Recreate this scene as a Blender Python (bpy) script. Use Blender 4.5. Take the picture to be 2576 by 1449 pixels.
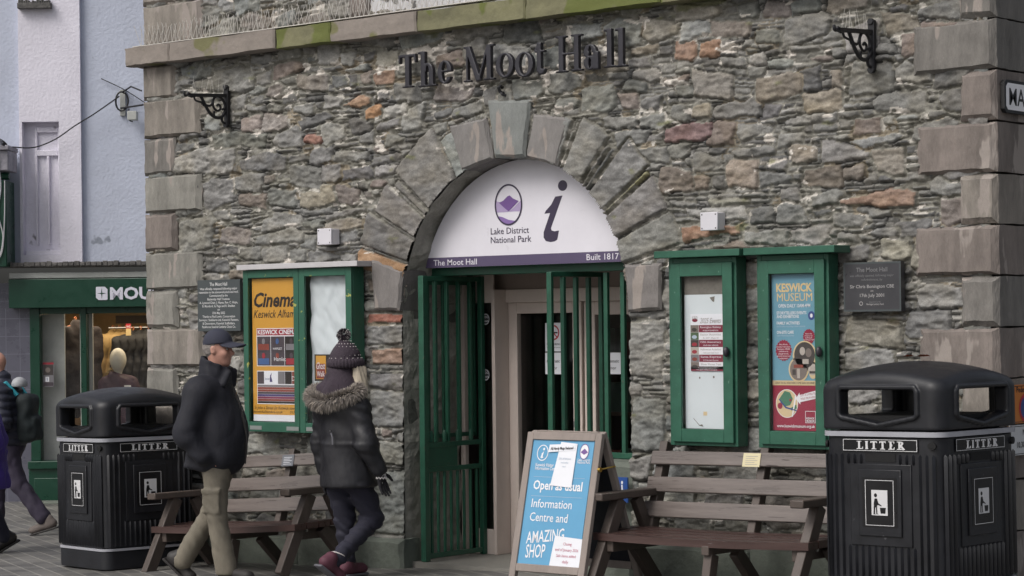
import bpy, bmesh, math, random
import numpy as np
from mathutils import Vector, Matrix
random.seed(7); rng = np.random.default_rng(11)
PI = math.pi; R = math.radians
for o in list(bpy.data.objects): bpy.data.objects.remove(o)
SC = bpy.context.scene; COL = SC.collection

# ---------------------------------------------------------------- camera, sky, sun, exposure
CA = R(39.7); FPX = 5600.0; RHO = .012; SY = 90.5
FW = Vector((-math.sin(CA), math.cos(CA), 0)); RT = Vector((math.cos(CA), math.sin(CA), 0))
CAMP = FW*-15.56 + RT*-.089 + Vector((0, 0, 1.74))
cd = bpy.data.cameras.new('camera'); cam = bpy.data.objects.new('camera', cd); COL.objects.link(cam)
cd.sensor_width = 36; cd.lens = 36*FPX/2576; cd.shift_y = SY/2576; cd.clip_start = .1; cd.clip_end = 2000
cam.matrix_world = Matrix.Translation(CAMP) @ Matrix.Rotation(CA, 4, 'Z') @ Matrix.Rotation(PI/2, 4, 'X') @ Matrix.Rotation(-RHO, 4, 'Z')
SC.camera = cam
SUN_EL, SUN_ROT = R(48), R(192)
w = bpy.data.worlds.new('World'); SC.world = w; w.use_nodes = True
nt = w.node_tree; bg = nt.nodes['Background']
sk = nt.nodes.new('ShaderNodeTexSky'); sk.sky_type = 'NISHITA'; sk.sun_disc = False
sk.sun_elevation = SUN_EL; sk.sun_rotation = SUN_ROT; sk.dust_density = 6; sk.air_density = 1.0; sk.ozone_density = 1.5
hs = nt.nodes.new('ShaderNodeHueSaturation'); hs.inputs['Saturation'].default_value = .42
nt.links.new(sk.outputs[0], hs.inputs['Color']); nt.links.new(hs.outputs[0], bg.inputs['Color'])
bg.inputs['Strength'].default_value = .1
sl = bpy.data.lights.new('sun', 'SUN'); sl.energy = 1.1; sl.angle = R(32); sl.color = (1, .97, .93)
so = bpy.data.objects.new('sun', sl); COL.objects.link(so)
sd = Vector((math.sin(SUN_ROT)*math.cos(SUN_EL), math.cos(SUN_ROT)*math.cos(SUN_EL), math.sin(SUN_EL)))
so.rotation_euler = sd.to_track_quat('Z', 'Y').to_euler()
SC.view_settings.view_transform = 'Standard'; SC.view_settings.look = 'None'
SC.view_settings.exposure = .3; SC.view_settings.gamma = 1

# ---------------------------------------------------------------- measuring helpers (photo pixel -> point of a known plane)
def ray(u, v):
    dx = u-1288; dy = 724.5-v+SY; c, s = math.cos(RHO), math.sin(RHO)
    return FW + RT*((dx*c+dy*s)/FPX) + Vector((0, 0, (-dx*s+dy*c)/FPX))
def onY(u, v, Y=0.0):
    d = ray(u, v); return CAMP + d*((Y-CAMP.y)/d.y)
def atD(u, v, D): return CAMP + ray(u, v)*D

# ---------------------------------------------------------------- materials
def lin(c):
    return tuple(((x/255)/12.92 if x/255 <= .04045 else ((x/255+.055)/1.055)**2.4) for x in c)
MATS = {}
def mat(name, col, rough=.6, metal=0, var=.12, vs=6, bump=.15, bs=70, bd=.004, spec=.5, coat=0, stretch=None, speck=None):
    if name in MATS: return MATS[name]
    m = bpy.data.materials.new(name); m.use_nodes = True; n = m.node_tree.nodes; L = m.node_tree.links
    b = n['Principled BSDF']; b.inputs['Roughness'].default_value = rough; b.inputs['Metallic'].default_value = metal
    b.inputs['Specular IOR Level'].default_value = spec; b.inputs['Coat Weight'].default_value = coat
    c = lin(col)
    tc = n.new('ShaderNodeTexCoord'); src = tc.outputs['Object']
    if stretch:
        mp = n.new('ShaderNodeMapping'); mp.inputs['Scale'].default_value = stretch; L.new(src, mp.inputs['Vector']); src = mp.outputs[0]
    n1 = n.new('ShaderNodeTexNoise'); n1.inputs['Scale'].default_value = vs; n1.inputs['Detail'].default_value = 6; n1.inputs['Roughness'].default_value = .74
    L.new(src, n1.inputs['Vector'])
    rp = n.new('ShaderNodeValToRGB'); rp.color_ramp.elements[0].position = .3; rp.color_ramp.elements[1].position = .7
    rp.color_ramp.elements[0].color = (*[x*(1-var) for x in c], 1); rp.color_ramp.elements[1].color = (*[min(1, x*(1+var)) for x in c], 1)
    L.new(n1.outputs['Fac'], rp.inputs['Fac']); cout = rp.outputs['Color']
    if speck:   # (colour, scale, threshold): chips, droppings, rain drops
        n3 = n.new('ShaderNodeTexNoise'); n3.inputs['Scale'].default_value = speck[1]; n3.inputs['Detail'].default_value = 3; L.new(src, n3.inputs['Vector'])
        r3 = n.new('ShaderNodeValToRGB'); r3.color_ramp.elements[0].position = speck[2]; r3.color_ramp.elements[1].position = speck[2]+.03
        L.new(n3.outputs['Fac'], r3.inputs['Fac'])
        mx = n.new('ShaderNodeMix'); mx.data_type = 'RGBA'; L.new(r3.outputs['Color'], mx.inputs['Factor']); L.new(cout, mx.inputs[6]); mx.inputs[7].default_value = (*lin(speck[0]), 1)
        cout = mx.outputs[2]
    L.new(cout, b.inputs['Base Color'])
    rr_ = n.new('ShaderNodeMapRange'); rr_.inputs['From Min'].default_value = .3; rr_.inputs['From Max'].default_value = .7; rr_.inputs['To Min'].default_value = max(.05, rough-.13); rr_.inputs['To Max'].default_value = min(1, rough+.13); L.new(n1.outputs['Fac'], rr_.inputs['Value']); L.new(rr_.outputs[0], b.inputs['Roughness'])
    if bump:
        n2 = n.new('ShaderNodeTexNoise'); n2.inputs['Scale'].default_value = bs; n2.inputs['Detail'].default_value = 4; L.new(src, n2.inputs['Vector'])
        bp = n.new('ShaderNodeBump'); bp.inputs['Strength'].default_value = min(1, bump*2); bp.inputs['Distance'].default_value = bd
        L.new(n2.outputs['Fac'], bp.inputs['Height']); L.new(bp.outputs[0], b.inputs['Normal'])
    MATS[name] = m; return m
def flat(name, col, rough=.55):
    return mat(name, col, rough, var=.04, vs=3, bump=0)
def emis(name, col, s):
    m = bpy.data.materials.new(name); m.use_nodes = True; b = m.node_tree.nodes['Principled BSDF']
    b.inputs['Base Color'].default_value = (*lin(col), 1); b.inputs['Emission Color'].default_value = (*lin(col), 1); b.inputs['Emission Strength'].default_value = s
    MATS[name] = m; return m
def glass(name, refl=.1, tint=(1, 1, 1)):
    m = bpy.data.materials.new(name); m.use_nodes = True; n = m.node_tree.nodes; L = m.node_tree.links
    n.remove(n['Principled BSDF']); t = n.new('ShaderNodeBsdfTransparent'); t.inputs[0].default_value = (*tint, 1)
    g = n.new('ShaderNodeBsdfGlossy'); g.inputs['Roughness'].default_value = .03
    f = n.new('ShaderNodeLayerWeight'); f.inputs['Blend'].default_value = .5
    pw = n.new('ShaderNodeMath'); pw.operation = 'POWER'; pw.inputs[1].default_value = 4; L.new(f.outputs['Facing'], pw.inputs[0])
    ml = n.new('ShaderNodeMath'); ml.operation = 'MULTIPLY_ADD'; ml.inputs[1].default_value = .5; ml.inputs[2].default_value = refl; L.new(pw.outputs[0], ml.inputs[0])
    x = n.new('ShaderNodeMixShader'); L.new(ml.outputs[0], x.inputs[0]); L.new(t.outputs[0], x.inputs[1]); L.new(g.outputs[0], x.inputs[2])
    L.new(x.outputs[0], n['Material Output'].inputs[0]); MATS[name] = m; return m

# ---------------------------------------------------------------- objects
def thing(name, label, cat, loc=(0, 0, 0), rot=(0, 0, 0), group=None):
    o = bpy.data.objects.new(name, None); COL.objects.link(o); o.empty_display_size = .2
    o.location = loc; o.rotation_euler = rot; o['label'] = label; o['category'] = cat
    if group: o['group'] = group
    return o
def wm(o):
    m = Matrix.LocRotScale(o.location, o.rotation_euler, o.scale)
    return wm(o.parent) @ m if o.parent else m
def tag(o, label, cat, group=None):
    o['label'] = label; o['category'] = cat
    if group: o['group'] = group
    return o
def dup(root, loc, rot, label, group=None):
    r = root.copy(); COL.objects.link(r); r.location = loc; r.rotation_euler = rot; r['label'] = label
    if group: r['group'] = group
    for ch in list(root.children):
        c = ch.copy(); COL.objects.link(c); c.parent = r
        for g in list(ch.children):
            d = g.copy(); COL.objects.link(d); d.parent = c
    return r
def mesh_obj(name, me, mats, parent=None, world=False, bevel=0, sharp=35):
    if not isinstance(mats, (list, tuple)): mats = [mats]
    for m in mats: me.materials.append(MATS[m] if isinstance(m, str) else m)
    o = bpy.data.objects.new(name, me); COL.objects.link(o)
    if parent:
        o.parent = parent
        if world: me.transform(wm(parent).inverted())
    if sharp: me.set_sharp_from_angle(angle=R(sharp))
    if bevel:
        bv = o.modifiers.new('bevel', 'BEVEL'); bv.width = bevel; bv.segments = 2; bv.limit_method = 'ANGLE'; bv.angle_limit = R(40)
    return o
class MB:
    def __init__(s): s.v = []; s.f = []; s.m = []; s.s = []
    def add(s, vs, fs, mi=0, sm=False, M=None):
        k = len(s.v)
        s.v += [tuple(M @ Vector(p)) if M is not None else tuple(p) for p in vs]
        s.f += [tuple(i+k for i in f) for f in fs]; s.m += [mi]*len(fs); s.s += [sm]*len(fs)
    def box(s, a, b, mi=0, M=None):
        x0, y0, z0 = [min(a[i], b[i]) for i in range(3)]; x1, y1, z1 = [max(a[i], b[i]) for i in range(3)]
        s.add([(x0, y0, z0), (x1, y0, z0), (x1, y1, z0), (x0, y1, z0), (x0, y0, z1), (x1, y0, z1), (x1, y1, z1), (x0, y1, z1)],
              [(0, 3, 2, 1), (4, 5, 6, 7), (0, 1, 5, 4), (1, 2, 6, 5), (2, 3, 7, 6), (3, 0, 4, 7)], mi, False, M)
    def bar(s, p, q, w, h, mi=0, up=(0, 0, 1)):   # beam p->q, w across, h along 'up'
        p, q = Vector(p), Vector(q); d = (q-p).normalized(); u = Vector(up); sd_ = d.cross(u).normalized(); u = sd_.cross(d)
        vs = []
        for c in (p, q):
            for a, b in ((-1, -1), (1, -1), (1, 1), (-1, 1)): vs.append(c+sd_*(a*w/2)+u*(b*h/2))
        s.add(vs, [(0, 3, 2, 1), (4, 5, 6, 7), (0, 1, 5, 4), (1, 2, 6, 5), (2, 3, 7, 6), (3, 0, 4, 7)][::1], mi)
    def tube(s, pts, r, n=8, mi=0, sm=True):
        pts = [Vector(p) for p in pts]; rs = r if isinstance(r, (list, tuple)) else [r]*len(pts); vs = []; fs = []
        ref = None
        for i, p in enumerate(pts):
            d = (pts[min(i+1, len(pts)-1)]-pts[max(i-1, 0)]).normalized()
            if ref is None: ref = d.cross(Vector((0, 0, 1))) if abs(d.z) < .9 else d.cross(Vector((1, 0, 0)))
            a = (ref - d*ref.dot(d)).normalized(); ref = a; b = d.cross(a)
            vs += [p+(a*math.cos(t*2*PI/n)+b*math.sin(t*2*PI/n))*rs[i] for t in range(n)]
        for i in range(len(pts)-1):
            for t in range(n): fs.append((i*n+t, i*n+(t+1) % n, (i+1)*n+(t+1) % n, (i+1)*n+t))
        fs += [tuple(range(n))[::-1], tuple((len(pts)-1)*n+t for t in range(n))]
        s.add(vs, fs, mi, sm)
    def lathe(s, prof, n=16, M=None, mi=0, sm=True):
        vs = []; fs = []
        for r_, z in prof: vs += [(r_*math.cos(t*2*PI/n), r_*math.sin(t*2*PI/n), z) for t in range(n)]
        for i in range(len(prof)-1):
            for t in range(n): fs.append((i*n+t, i*n+(t+1) % n, (i+1)*n+(t+1) % n, (i+1)*n+t))
        fs += [tuple(range(n))[::-1], tuple((len(prof)-1)*n+t for t in range(n))]
        s.add(vs, fs, mi, sm, M)
    def prism(s, poly, O, U, V, d0, d1, mi=0):   # 2-D polygon in the frame O,U,V; from depth d0 to d1 along U x V
        O, U, V = Vector(O), Vector(U), Vector(V); N = U.cross(V); n = len(poly)
        vs = [O+U*a+V*b+N*d0 for a, b in poly]+[O+U*a+V*b+N*d1 for a, b in poly]
        fs = [tuple(range(n))[::-1] if d1 > d0 else tuple(range(n)), tuple(n+i for i in range(n)) if d1 > d0 else tuple(n+i for i in range(n))[::-1]]
        for i in range(n):
            j = (i+1) % n; fs.append((i, j, n+j, n+i) if d1 > d0 else (i, n+i, n+j, j))
        s.add(vs, fs, mi)
    def mesh(s, name):
        me = bpy.data.meshes.new(name); me.from_pydata([tuple(p) for p in s.v], [], s.f)
        me.polygons.foreach_set('material_index', s.m); me.polygons.foreach_set('use_smooth', s.s); me.update(); return me
    def build(s, name, mats, parent=None, world=False, bevel=0):
        return mesh_obj(name, s.mesh(name), mats, parent, world, bevel)

# ---------------------------------------------------------------- flat lettering (built-in font, turned into mesh)
_tc = {}
def text_geo(t, h, w=None, bold=0, shear=0, res=2):
    key = (t, bold, shear, res)
    if key not in _tc:
        c = bpy.data.curves.new('t', 'FONT'); c.body = t; c.size = 1; c.offset = bold; c.shear = shear; c.resolution_u = res
        o = bpy.data.objects.new('t', c); COL.objects.link(o)
        me = o.evaluated_get(bpy.context.evaluated_depsgraph_get()).to_mesh()
        a = np.array([v.co[:2] for v in me.vertices]) if len(me.vertices) else np.zeros((0, 2))
        _tc[key] = (a, [tuple(p.vertices) for p in me.polygons])
        bpy.data.objects.remove(o); bpy.data.curves.remove(c)
    a, fs = _tc[key]
    if not len(a): return [], []
    x0, x1 = a[:, 0].min(), a[:, 0].max(); sy = h/.69; sx = (w/(x1-x0)) if w else sy
    return [((x-(x0+x1)/2)*sx, y*sy) for x, y in a], fs
class Panel:
    """a flat printed face: frame O (lower left), U right, V up; things are laid on it in thin layers"""
    def __init__(s, O, U=(1, 0, 0), V=(0, 0, 1), mb=None):
        s.O, s.U, s.V = Vector(O), Vector(U).normalized(), Vector(V).normalized(); s.N = s.U.cross(s.V); s.mb = mb or MB(); s.mats = []; s.lay = 0
    def mi(s, m):
        if m not in s.mats: s.mats.append(m)
        return s.mats.index(m)
    def poly(s, pts, m, layer=1):
        s.mb.add([s.O+s.U*a+s.V*b+s.N*(.0009*layer) for a, b in pts], [tuple(range(len(pts)))], s.mi(m))
    def rect(s, x0, y0, x1, y1, m, layer=1): s.poly([(x0, y0), (x1, y0), (x1, y1), (x0, y1)], m, layer)
    def ell(s, cx, cy, rx, ry, m, layer=1, n=28): s.poly([(cx+rx*math.cos(2*PI*i/n), cy+ry*math.sin(2*PI*i/n)) for i in range(n)], m, layer)
    def ring(s, cx, cy, rx, ry, wd, m, layer=1, n=32):
        for i in range(n):
            a, b = 2*PI*i/n, 2*PI*(i+1)/n
            s.poly([(cx+rx*math.cos(a), cy+ry*math.sin(a)), (cx+rx*math.cos(b), cy+ry*math.sin(b)), (cx+(rx-wd)*math.cos(b), cy+(ry-wd)*math.sin(b)), (cx+(rx-wd)*math.cos(a), cy+(ry-wd)*math.sin(a))], m, layer)
    def frame(s, x0, y0, x1, y1, wd, m, layer=1):
        for r_ in ((x0, y0, x1, y0+wd), (x0, y1-wd, x1, y1), (x0, y0+wd, x0+wd, y1-wd), (x1-wd, y0+wd, x1, y1-wd)): s.rect(*r_, m, layer)
    def text(s, t, cx, y, h, m, w=None, layer=2, bold=0, shear=0, align='C', rot=0):
        vs, fs = text_geo(t, h, w, bold, shear)
        if not vs: return
        hw = max(a for a, b in vs); dx = cx + (hw if align == 'L' else -hw if align == 'R' else 0); c, q = math.cos(rot), math.sin(rot)
        s.mb.add([s.O+s.U*(dx+a*c-b*q)+s.V*(y+a*q+b*c)+s.N*(.0009*layer) for a, b in vs], fs, s.mi(m))
    def base(s, x0, y0, x1, y1, th, m):   # the board itself, behind the print
        s.mb.prism([(x0, y0), (x1, y0), (x1, y1), (x0, y1)], s.O, s.U, s.V, -th, 0, s.mi(m))
    def build(s, name, parent=None, world=True): return s.mb.build(name, s.mats, parent, world)

# ---------------------------------------------------------------- smooth solids from distance fields
def unit(v): v = np.array(v, np.float32); return v/np.linalg.norm(v)
class SDF:
    def __init__(s): s.ops = []
    def cap(s, a, b, ra, rb=None, k=.02, sub=False, sc=None): s.ops.append(('c', np.array(a, np.float32), np.array(b, np.float32), ra, ra if rb is None else rb, k, sub, sc)); return s
    def ell(s, c, r_, k=.02, sub=False, rot=None): s.ops.append(('e', np.array(c, np.float32), np.array(r_, np.float32), rot, None, k, sub, None)); return s
    def box(s, c, h, r_=.01, k=.005, sub=False, rot=None): s.ops.append(('b', np.array(c, np.float32), np.array(h, np.float32), rot, r_, k, sub, None)); return s
    def plane(s, p, n, k=.005): s.ops.append(('p', np.array(p, np.float32), unit(n), None, None, k, True, None)); return s   # cut away the side n points to
    def fun(s, f, k=.005, sub=False): s.ops.append(('f', f, None, None, None, k, sub, None)); return s
    def noise(s, f): s.ops.append(('n', f, None, None, None, 0, False, None)); return s
    def ev(s, P):
        D = np.full(len(P), 9., np.float32)
        for t, a, b, c, d, k, sub, sc in s.ops:
            if t == 'n': D = D + a(P); continue
            if t == 'c':
                Q = P; A_, B_ = a, b
                if sc is not None: S_ = np.array(sc, np.float32); Q = (P-a)/S_+a; B_ = (b-a)/S_+a
                ab = B_-A_; h = np.clip(((Q-A_)@ab)/max(1e-9, float(ab@ab)), 0, 1)
                q = np.linalg.norm(Q-A_-h[:, None]*ab, axis=1)-(c+(d-c)*h)
            elif t in 'eb':
                Q = P-a
                if c is not None: Q = Q@np.array(c, np.float32)
                if t == 'e':
                    k0 = np.linalg.norm(Q/b, axis=1); k1 = np.linalg.norm(Q/(b*b), axis=1); q = k0*(k0-1)/np.maximum(k1, 1e-6)
                else:
                    e = np.abs(Q)-(b-d); q = np.linalg.norm(np.maximum(e, 0), axis=1)+np.minimum(e.max(1), 0)-d
            elif t == 'p': q = -((P-a)@b)
            else: q = a(P)
            if sub:
                q = -q if t != 'p' else -q
                h = np.clip(.5+.5*(q-D)/k, 0, 1); D = D*(1-h)+q*h + k*h*(1-h)
            else:
                h = np.clip(.5+.5*(D-q)/k, 0, 1); D = D*(1-h)+q*h - k*h*(1-h)
        return D
    def mesh(s, name, lo, hi, res):
        lo, hi = np.array(lo, np.float32), np.array(hi, np.float32); n = np.ceil((hi-lo)/res).astype(int)+1
        ax = [lo[i]+np.arange(n[i], dtype=np.float32)*res for i in range(3)]
        P = np.stack(np.meshgrid(*ax, indexing='ij'), -1).reshape(-1, 3)
        D = np.concatenate([s.ev(P[i:i+200000]) for i in range(0, len(P), 200000)]).reshape(n)
        D = np.where(np.abs(D) < 1e-6, 1e-6, D)
        sg = D < 0; cn = [(i, j, k) for i in (0, 1) for j in (0, 1) for k in (0, 1)]
        cs = sum(sg[i:n[0]-1+i, j:n[1]-1+j, k:n[2]-1+k].astype(int) for i, j, k in cn); act = (cs > 0) & (cs < 8)
        idx = np.argwhere(act); vid = np.full(act.shape, -1); vid[act] = np.arange(len(idx))
        acc = np.zeros((len(idx), 3)); cnt = np.zeros(len(idx))
        cv = [D[idx[:, 0]+i, idx[:, 1]+j, idx[:, 2]+k] for i, j, k in cn]
        for p in range(8):
            for q in range(p+1, 8):
                df = np.abs(np.array(cn[p])-np.array(cn[q]))
                if df.sum() != 1: continue
                m = (cv[p] < 0) != (cv[q] < 0); t = np.where(m, cv[p]/np.where(m, cv[p]-cv[q], 1), 0)
                pt = np.array(cn[p])+(np.array(cn[q])-np.array(cn[p]))*t[:, None]
                acc += np.where(m[:, None], pt, 0); cnt += m
        V = lo+(idx+acc/cnt[:, None])*res; F_ = []
        for a_ in range(3):
            b_, c_ = (a_+1) % 3, (a_+2) % 3
            s0 = [slice(1, n[i]-1) for i in range(3)]; s0[a_] = slice(0, n[a_]-1); s1 = list(s0); s1[a_] = slice(1, n[a_])
            A0, A1 = sg[tuple(s0)], sg[tuple(s1)]; e = np.argwhere(A0 != A1)
            if not len(e): continue
            off = np.array([1, 1, 1]); off[a_] = 0; e = e+off
            fl = sg[e[:, 0], e[:, 1], e[:, 2]]
            def g(db, dc):
                q = e.copy(); q[:, b_] -= db; q[:, c_] -= dc; return vid[q[:, 0], q[:, 1], q[:, 2]]
            qd = np.stack([g(1, 1), g(0, 1), g(0, 0), g(1, 0)], 1)
            F_.append(np.where(fl[:, None], qd, qd[:, ::-1]))
        F_ = np.concatenate(F_); F_ = F_[(F_ >= 0).all(1)]
        me = bpy.data.meshes.new(name); me.from_pydata(V.tolist(), [], F_.tolist()); me.update()
        me.polygons.foreach_set('use_smooth', [True]*len(me.polygons)); return me
    def build(s, name, mats, lo, hi, res, parent=None):
        return mesh_obj(name, s.mesh(name, lo, hi, res), mats, parent, False, 0, 0)

# lattice noise for numpy grids
_T = rng.random((256, 256)).astype(np.float32)
def vn(x, y, sx, sy, o=0):
    x = np.asarray(x)/sx+o*17.3+40; y = np.asarray(y)/sy+o*9.7+60
    i = np.floor(x).astype(int); j = np.floor(y).astype(int); a = x-i; b = y-j; a = a*a*(3-2*a); b = b*b*(3-2*b)
    t = lambda p, q: _T[p % 256, q % 256]
    return (t(i, j)*(1-a)+t(i+1, j)*a)*(1-b)+(t(i, j+1)*(1-a)+t(i+1, j+1)*a)*b - .5
def fb(x, y, sx, sy, o=0, n=3): return sum(vn(x, y, sx/2**k, sy/2**k, o+k*3)*.5**k for k in range(n))
def n3(P, s, o=0): return (vn(P[:, 0]+P[:, 2]*.31, P[:, 1]-P[:, 2]*.77+P[:, 0]*.2, s, s, o)+vn(P[:, 2]+.3*P[:, 1], P[:, 0]*.6+P[:, 1]*.8, s, s, o+5)).astype(np.float32)
def gz(x): return .03*min(max(x, -9), 4.5)      # the street climbs gently to the right
# ================================================================ SETTING
def grid_mesh(name, x0, x1, y0, y1, nx, ny, zf):
    xs = np.linspace(x0, x1, nx); ys = np.linspace(y0, y1, ny)
    vs = [(x, y, zf(x, y)) for y in ys for x in xs]
    fs = [(j*nx+i, j*nx+i+1, (j+1)*nx+i+1, (j+1)*nx+i) for j in range(ny-1) for i in range(nx-1)]
    me = bpy.data.meshes.new(name); me.from_pydata(vs, [], fs); me.update(); return me
def paving_mat():
    m = bpy.data.materials.new('stone_setts'); m.use_nodes = True; n = m.node_tree.nodes; L = m.node_tree.links; b = n['Principled BSDF']
    tc = n.new('ShaderNodeTexCoord'); mp = n.new('ShaderNodeMapping'); mp.inputs['Rotation'].default_value = (0, 0, R(28)); L.new(tc.outputs['Object'], mp.inputs[0])
    br = n.new('ShaderNodeTexBrick'); br.inputs['Scale'].default_value = 1; br.inputs['Brick Width'].default_value = .3; br.inputs['Row Height'].default_value = .14
    br.inputs['Mortar Size'].default_value = .008; br.inputs['Color1'].default_value = (*lin((112, 110, 106)), 1); br.inputs['Color2'].default_value = (*lin((90, 89, 88)), 1); br.inputs['Mortar'].default_value = (*lin((140, 138, 132)), 1)
    nz = n.new('ShaderNodeTexNoise'); nz.inputs['Scale'].default_value = 1.7; nz.inputs['Detail'].default_value = 8; L.new(tc.outputs['Object'], nz.inputs[0])
    L.new(mp.outputs[0], br.inputs[0]); mx = n.new('ShaderNodeMix'); mx.data_type = 'RGBA'; mx.blend_type = 'OVERLAY'; mx.inputs['Factor'].default_value = .8
    L.new(br.outputs['Color'], mx.inputs[6]); L.new(nz.outputs['Fac'], mx.inputs[7]); L.new(mx.outputs[2], b.inputs['Base Color']); b.inputs['Roughness'].default_value = .5
    bp = n.new('ShaderNodeBump'); bp.inputs['Distance'].default_value = .01; bp.invert = True; L.new(br.outputs['Fac'], bp.inputs['Height']); L.new(bp.outputs[0], b.inputs['Normal'])
    MATS['stone_setts'] = m
paving_mat()
g = mesh_obj('ground', grid_mesh('ground', -300, 300, -300, 300, 7, 7, lambda x, y: -2.2), mat('asphalt', (80, 80, 80), .9)); g['kind'] = 'structure'
pv = mesh_obj('pavement', grid_mesh('pavement', -60, 40, -40, 30, 201, 141, lambda x, y: gz(x)-.012*max(0, y-2)*(x < -5)), 'stone_setts'); pv['kind'] = 'structure'

# ---------------------------------------------------------------- the stone hall
hall = thing('stone_hall', 'grey rubble stone hall with dressed corner blocks and a round arched doorway', 'building', (0, 0, 0))
PAL = {'g': (119, 119, 113), 'g2': (122, 122, 112), 'dg': (93, 93, 92), 'dg2': (88, 86, 88), 'lg': (140, 138, 132), 'lg2': (134, 132, 122), 'bl': (122, 130, 129), 'bl2': (108, 116, 113),
       'palebl': (158, 164, 164), 'pale': (165, 158, 146), 'br': (124, 107, 97), 'br2': (131, 122, 113), 'br3': (124, 114, 106), 'br4': (136, 124, 110), 'br5': (118, 106, 93), 'tan': (146, 134, 110),
       'tan2': (139, 133, 118), 'tan3': (133, 121, 105), 'tan4': (140, 124, 107), 'tan5': (125, 111, 94), 'or1': (143, 115, 97), 'or2': (158, 124, 100), 'or3': (165, 120, 82), 'or4': (139, 110, 93),
       'or5': (150, 116, 96), 'pk': (152, 130, 118), 'pk2': (126, 111, 108), 'red': (142, 101, 88), 'red2': (118, 91, 91), 'red3': (150, 92, 74), 'yel': (136, 131, 96), 'moss': (126, 128, 100), 'org': (150, 110, 80)}
for k_, c_ in PAL.items():
    g_ = sum(c_)/3; f_ = .72 if k_[:2] in ('or', 'ye') or k_ in ('red', 'red3', 'red2') else .48 if k_[:2] in ('ta', 'br') else .36 if k_[:2] == 'pk' else .3; PAL[k_] = tuple((117+(g_-112)*.8+(c-g_)*f_)*h_ for c, h_ in zip(c_, (1.008, 1.0, .984)))
STONES = []
def crop(x0, y0, wsrc, rows):
    k = wsrc/2576*.67083
    for cx, cy, w_, h_, c in rows: STONES.append((x0*.67083+cx*k, y0*.67083+cy*k, w_*k, h_*k, c, False))
crop(640, 240, 900, [(560, 190, 580, 230, 'g2'), (1270, 50, 300, 140, 'br'), (1540, 190, 320, 180, 'br2'), (2310, 150, 220, 150, 'or1'), (2140, 145, 160, 130, 'br'), (1060, 140, 240, 120, 'g'), (940, 270, 180, 110, 'g'), (1130, 290, 190, 130, 'br2'), (1830, 185, 170, 150, 'dg'), (1965, 165, 100, 150, 'dg'), (1970, 55, 300, 60, 'bl'), (460, 625, 190, 200, 'bl'), (860, 635, 190, 160, 'pk'), (1110, 630, 330, 190, 'br2'), (1270, 790, 270, 240, 'g'), (1430, 480, 220, 120, 'g'), (1560, 600, 400, 120, 'dg'), (2000, 420, 300, 120, 'or2'), (2190, 510, 190, 140, 'or3'), (2400, 500, 300, 150, 'pale'), (1770, 730, 250, 230, 'lg'), (1530, 805, 170, 110, 'red'), (2050, 660, 230, 160, 'dg'), (740, 810, 520, 170, 'g2'), (390, 1030, 610, 300, 'lg2'), (1000, 1050, 480, 200, 'dg'), (1370, 1010, 240, 110, 'g'), (1630, 980, 230, 170, 'g'), (1950, 980, 360, 150, 'g2'), (2330, 1010, 310, 110, 'g'), (1450, 1200, 310, 230, 'g'), (1730, 1160, 230, 180, 'g2'), (2020, 1160, 330, 150, 'dg2'), (2340, 1130, 300, 130, 'lg'), (1130, 480, 160, 90, 'g'), (745, 530, 180, 90, 'g'), (1300, 180, 200, 80, 'g'), (2360, 640, 250, 110, 'g'), (2420, 810, 200, 110, 'g2')])
crop(640, 640, 1000, [(800, 285, 260, 150, 'br'), (1430, 250, 330, 180, 'tan'), (470, 210, 300, 280, 'g'), (720, 120, 320, 180, 'g2'), (1090, 255, 280, 190, 'g'), (1715, 240, 220, 170, 'pk2'), (640, 625, 300, 160, 'br3'), (250, 620, 330, 320, 'g2'), (1060, 640, 420, 140, 'g2'), (1680, 515, 340, 100, 'br4'), (1700, 630, 210, 105, 'bl'), (1340, 680, 130, 140, 'g'), (550, 770, 220, 120, 'dg'), (770, 790, 230, 120, 'g2'), (1010, 800, 230, 180, 'g2'), (1240, 810, 170, 130, 'g'), (1470, 830, 310, 110, 'g'), (1740, 840, 160, 90, 'g'), (460, 920, 210, 160, 'dg'), (1390, 520, 200, 90, 'g'), (690, 390, 230, 60, 'g'), (930, 390, 260, 50, 'g'), (1310, 380, 460, 60, 'g'), (1640, 420, 420, 70, 'g2'), (840, 455, 800, 60, 'g')])
crop(2250, 0, 900, [(1040, 120, 490, 160, 'tan2'), (670, 310, 370, 220, 'tan2'), (1020, 300, 270, 190, 'palebl'), (1400, 310, 450, 170, 'tan3'), (1600, 110, 220, 180, 'g'), (1800, 390, 290, 190, 'g'), (2230, 300, 480, 290, 'g2'), (930, 530, 220, 200, 'or1'), (1190, 520, 190, 170, 'or2'), (1430, 460, 240, 100, 'g'), (480, 530, 280, 110, 'tan3'), (1220, 910, 420, 270, 'br2'), (1910, 920, 480, 280, 'tan3'), (2400, 1080, 400, 220, 'tan'), (1490, 1160, 520, 200, 'g'), (860, 1200, 200, 180, 'g'), (1100, 1190, 210, 160, 'tan3'), (2250, 1270, 560, 110, 'g'), (320, 1080, 200, 180, 'br'), (560, 1100, 220, 160, 'g'), (920, 980, 180, 130, 'g'), (2270, 850, 240, 260, 'dg'), (1950, 680, 290, 130, 'bl'), (820, 870, 220, 90, 'br'), (2380, 620, 250, 80, 'pk2'), (950, 770, 270, 90, 'g'), (1900, 90, 260, 190, 'pk2'), (2550, 850, 130, 220, 'tan3')])
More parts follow.
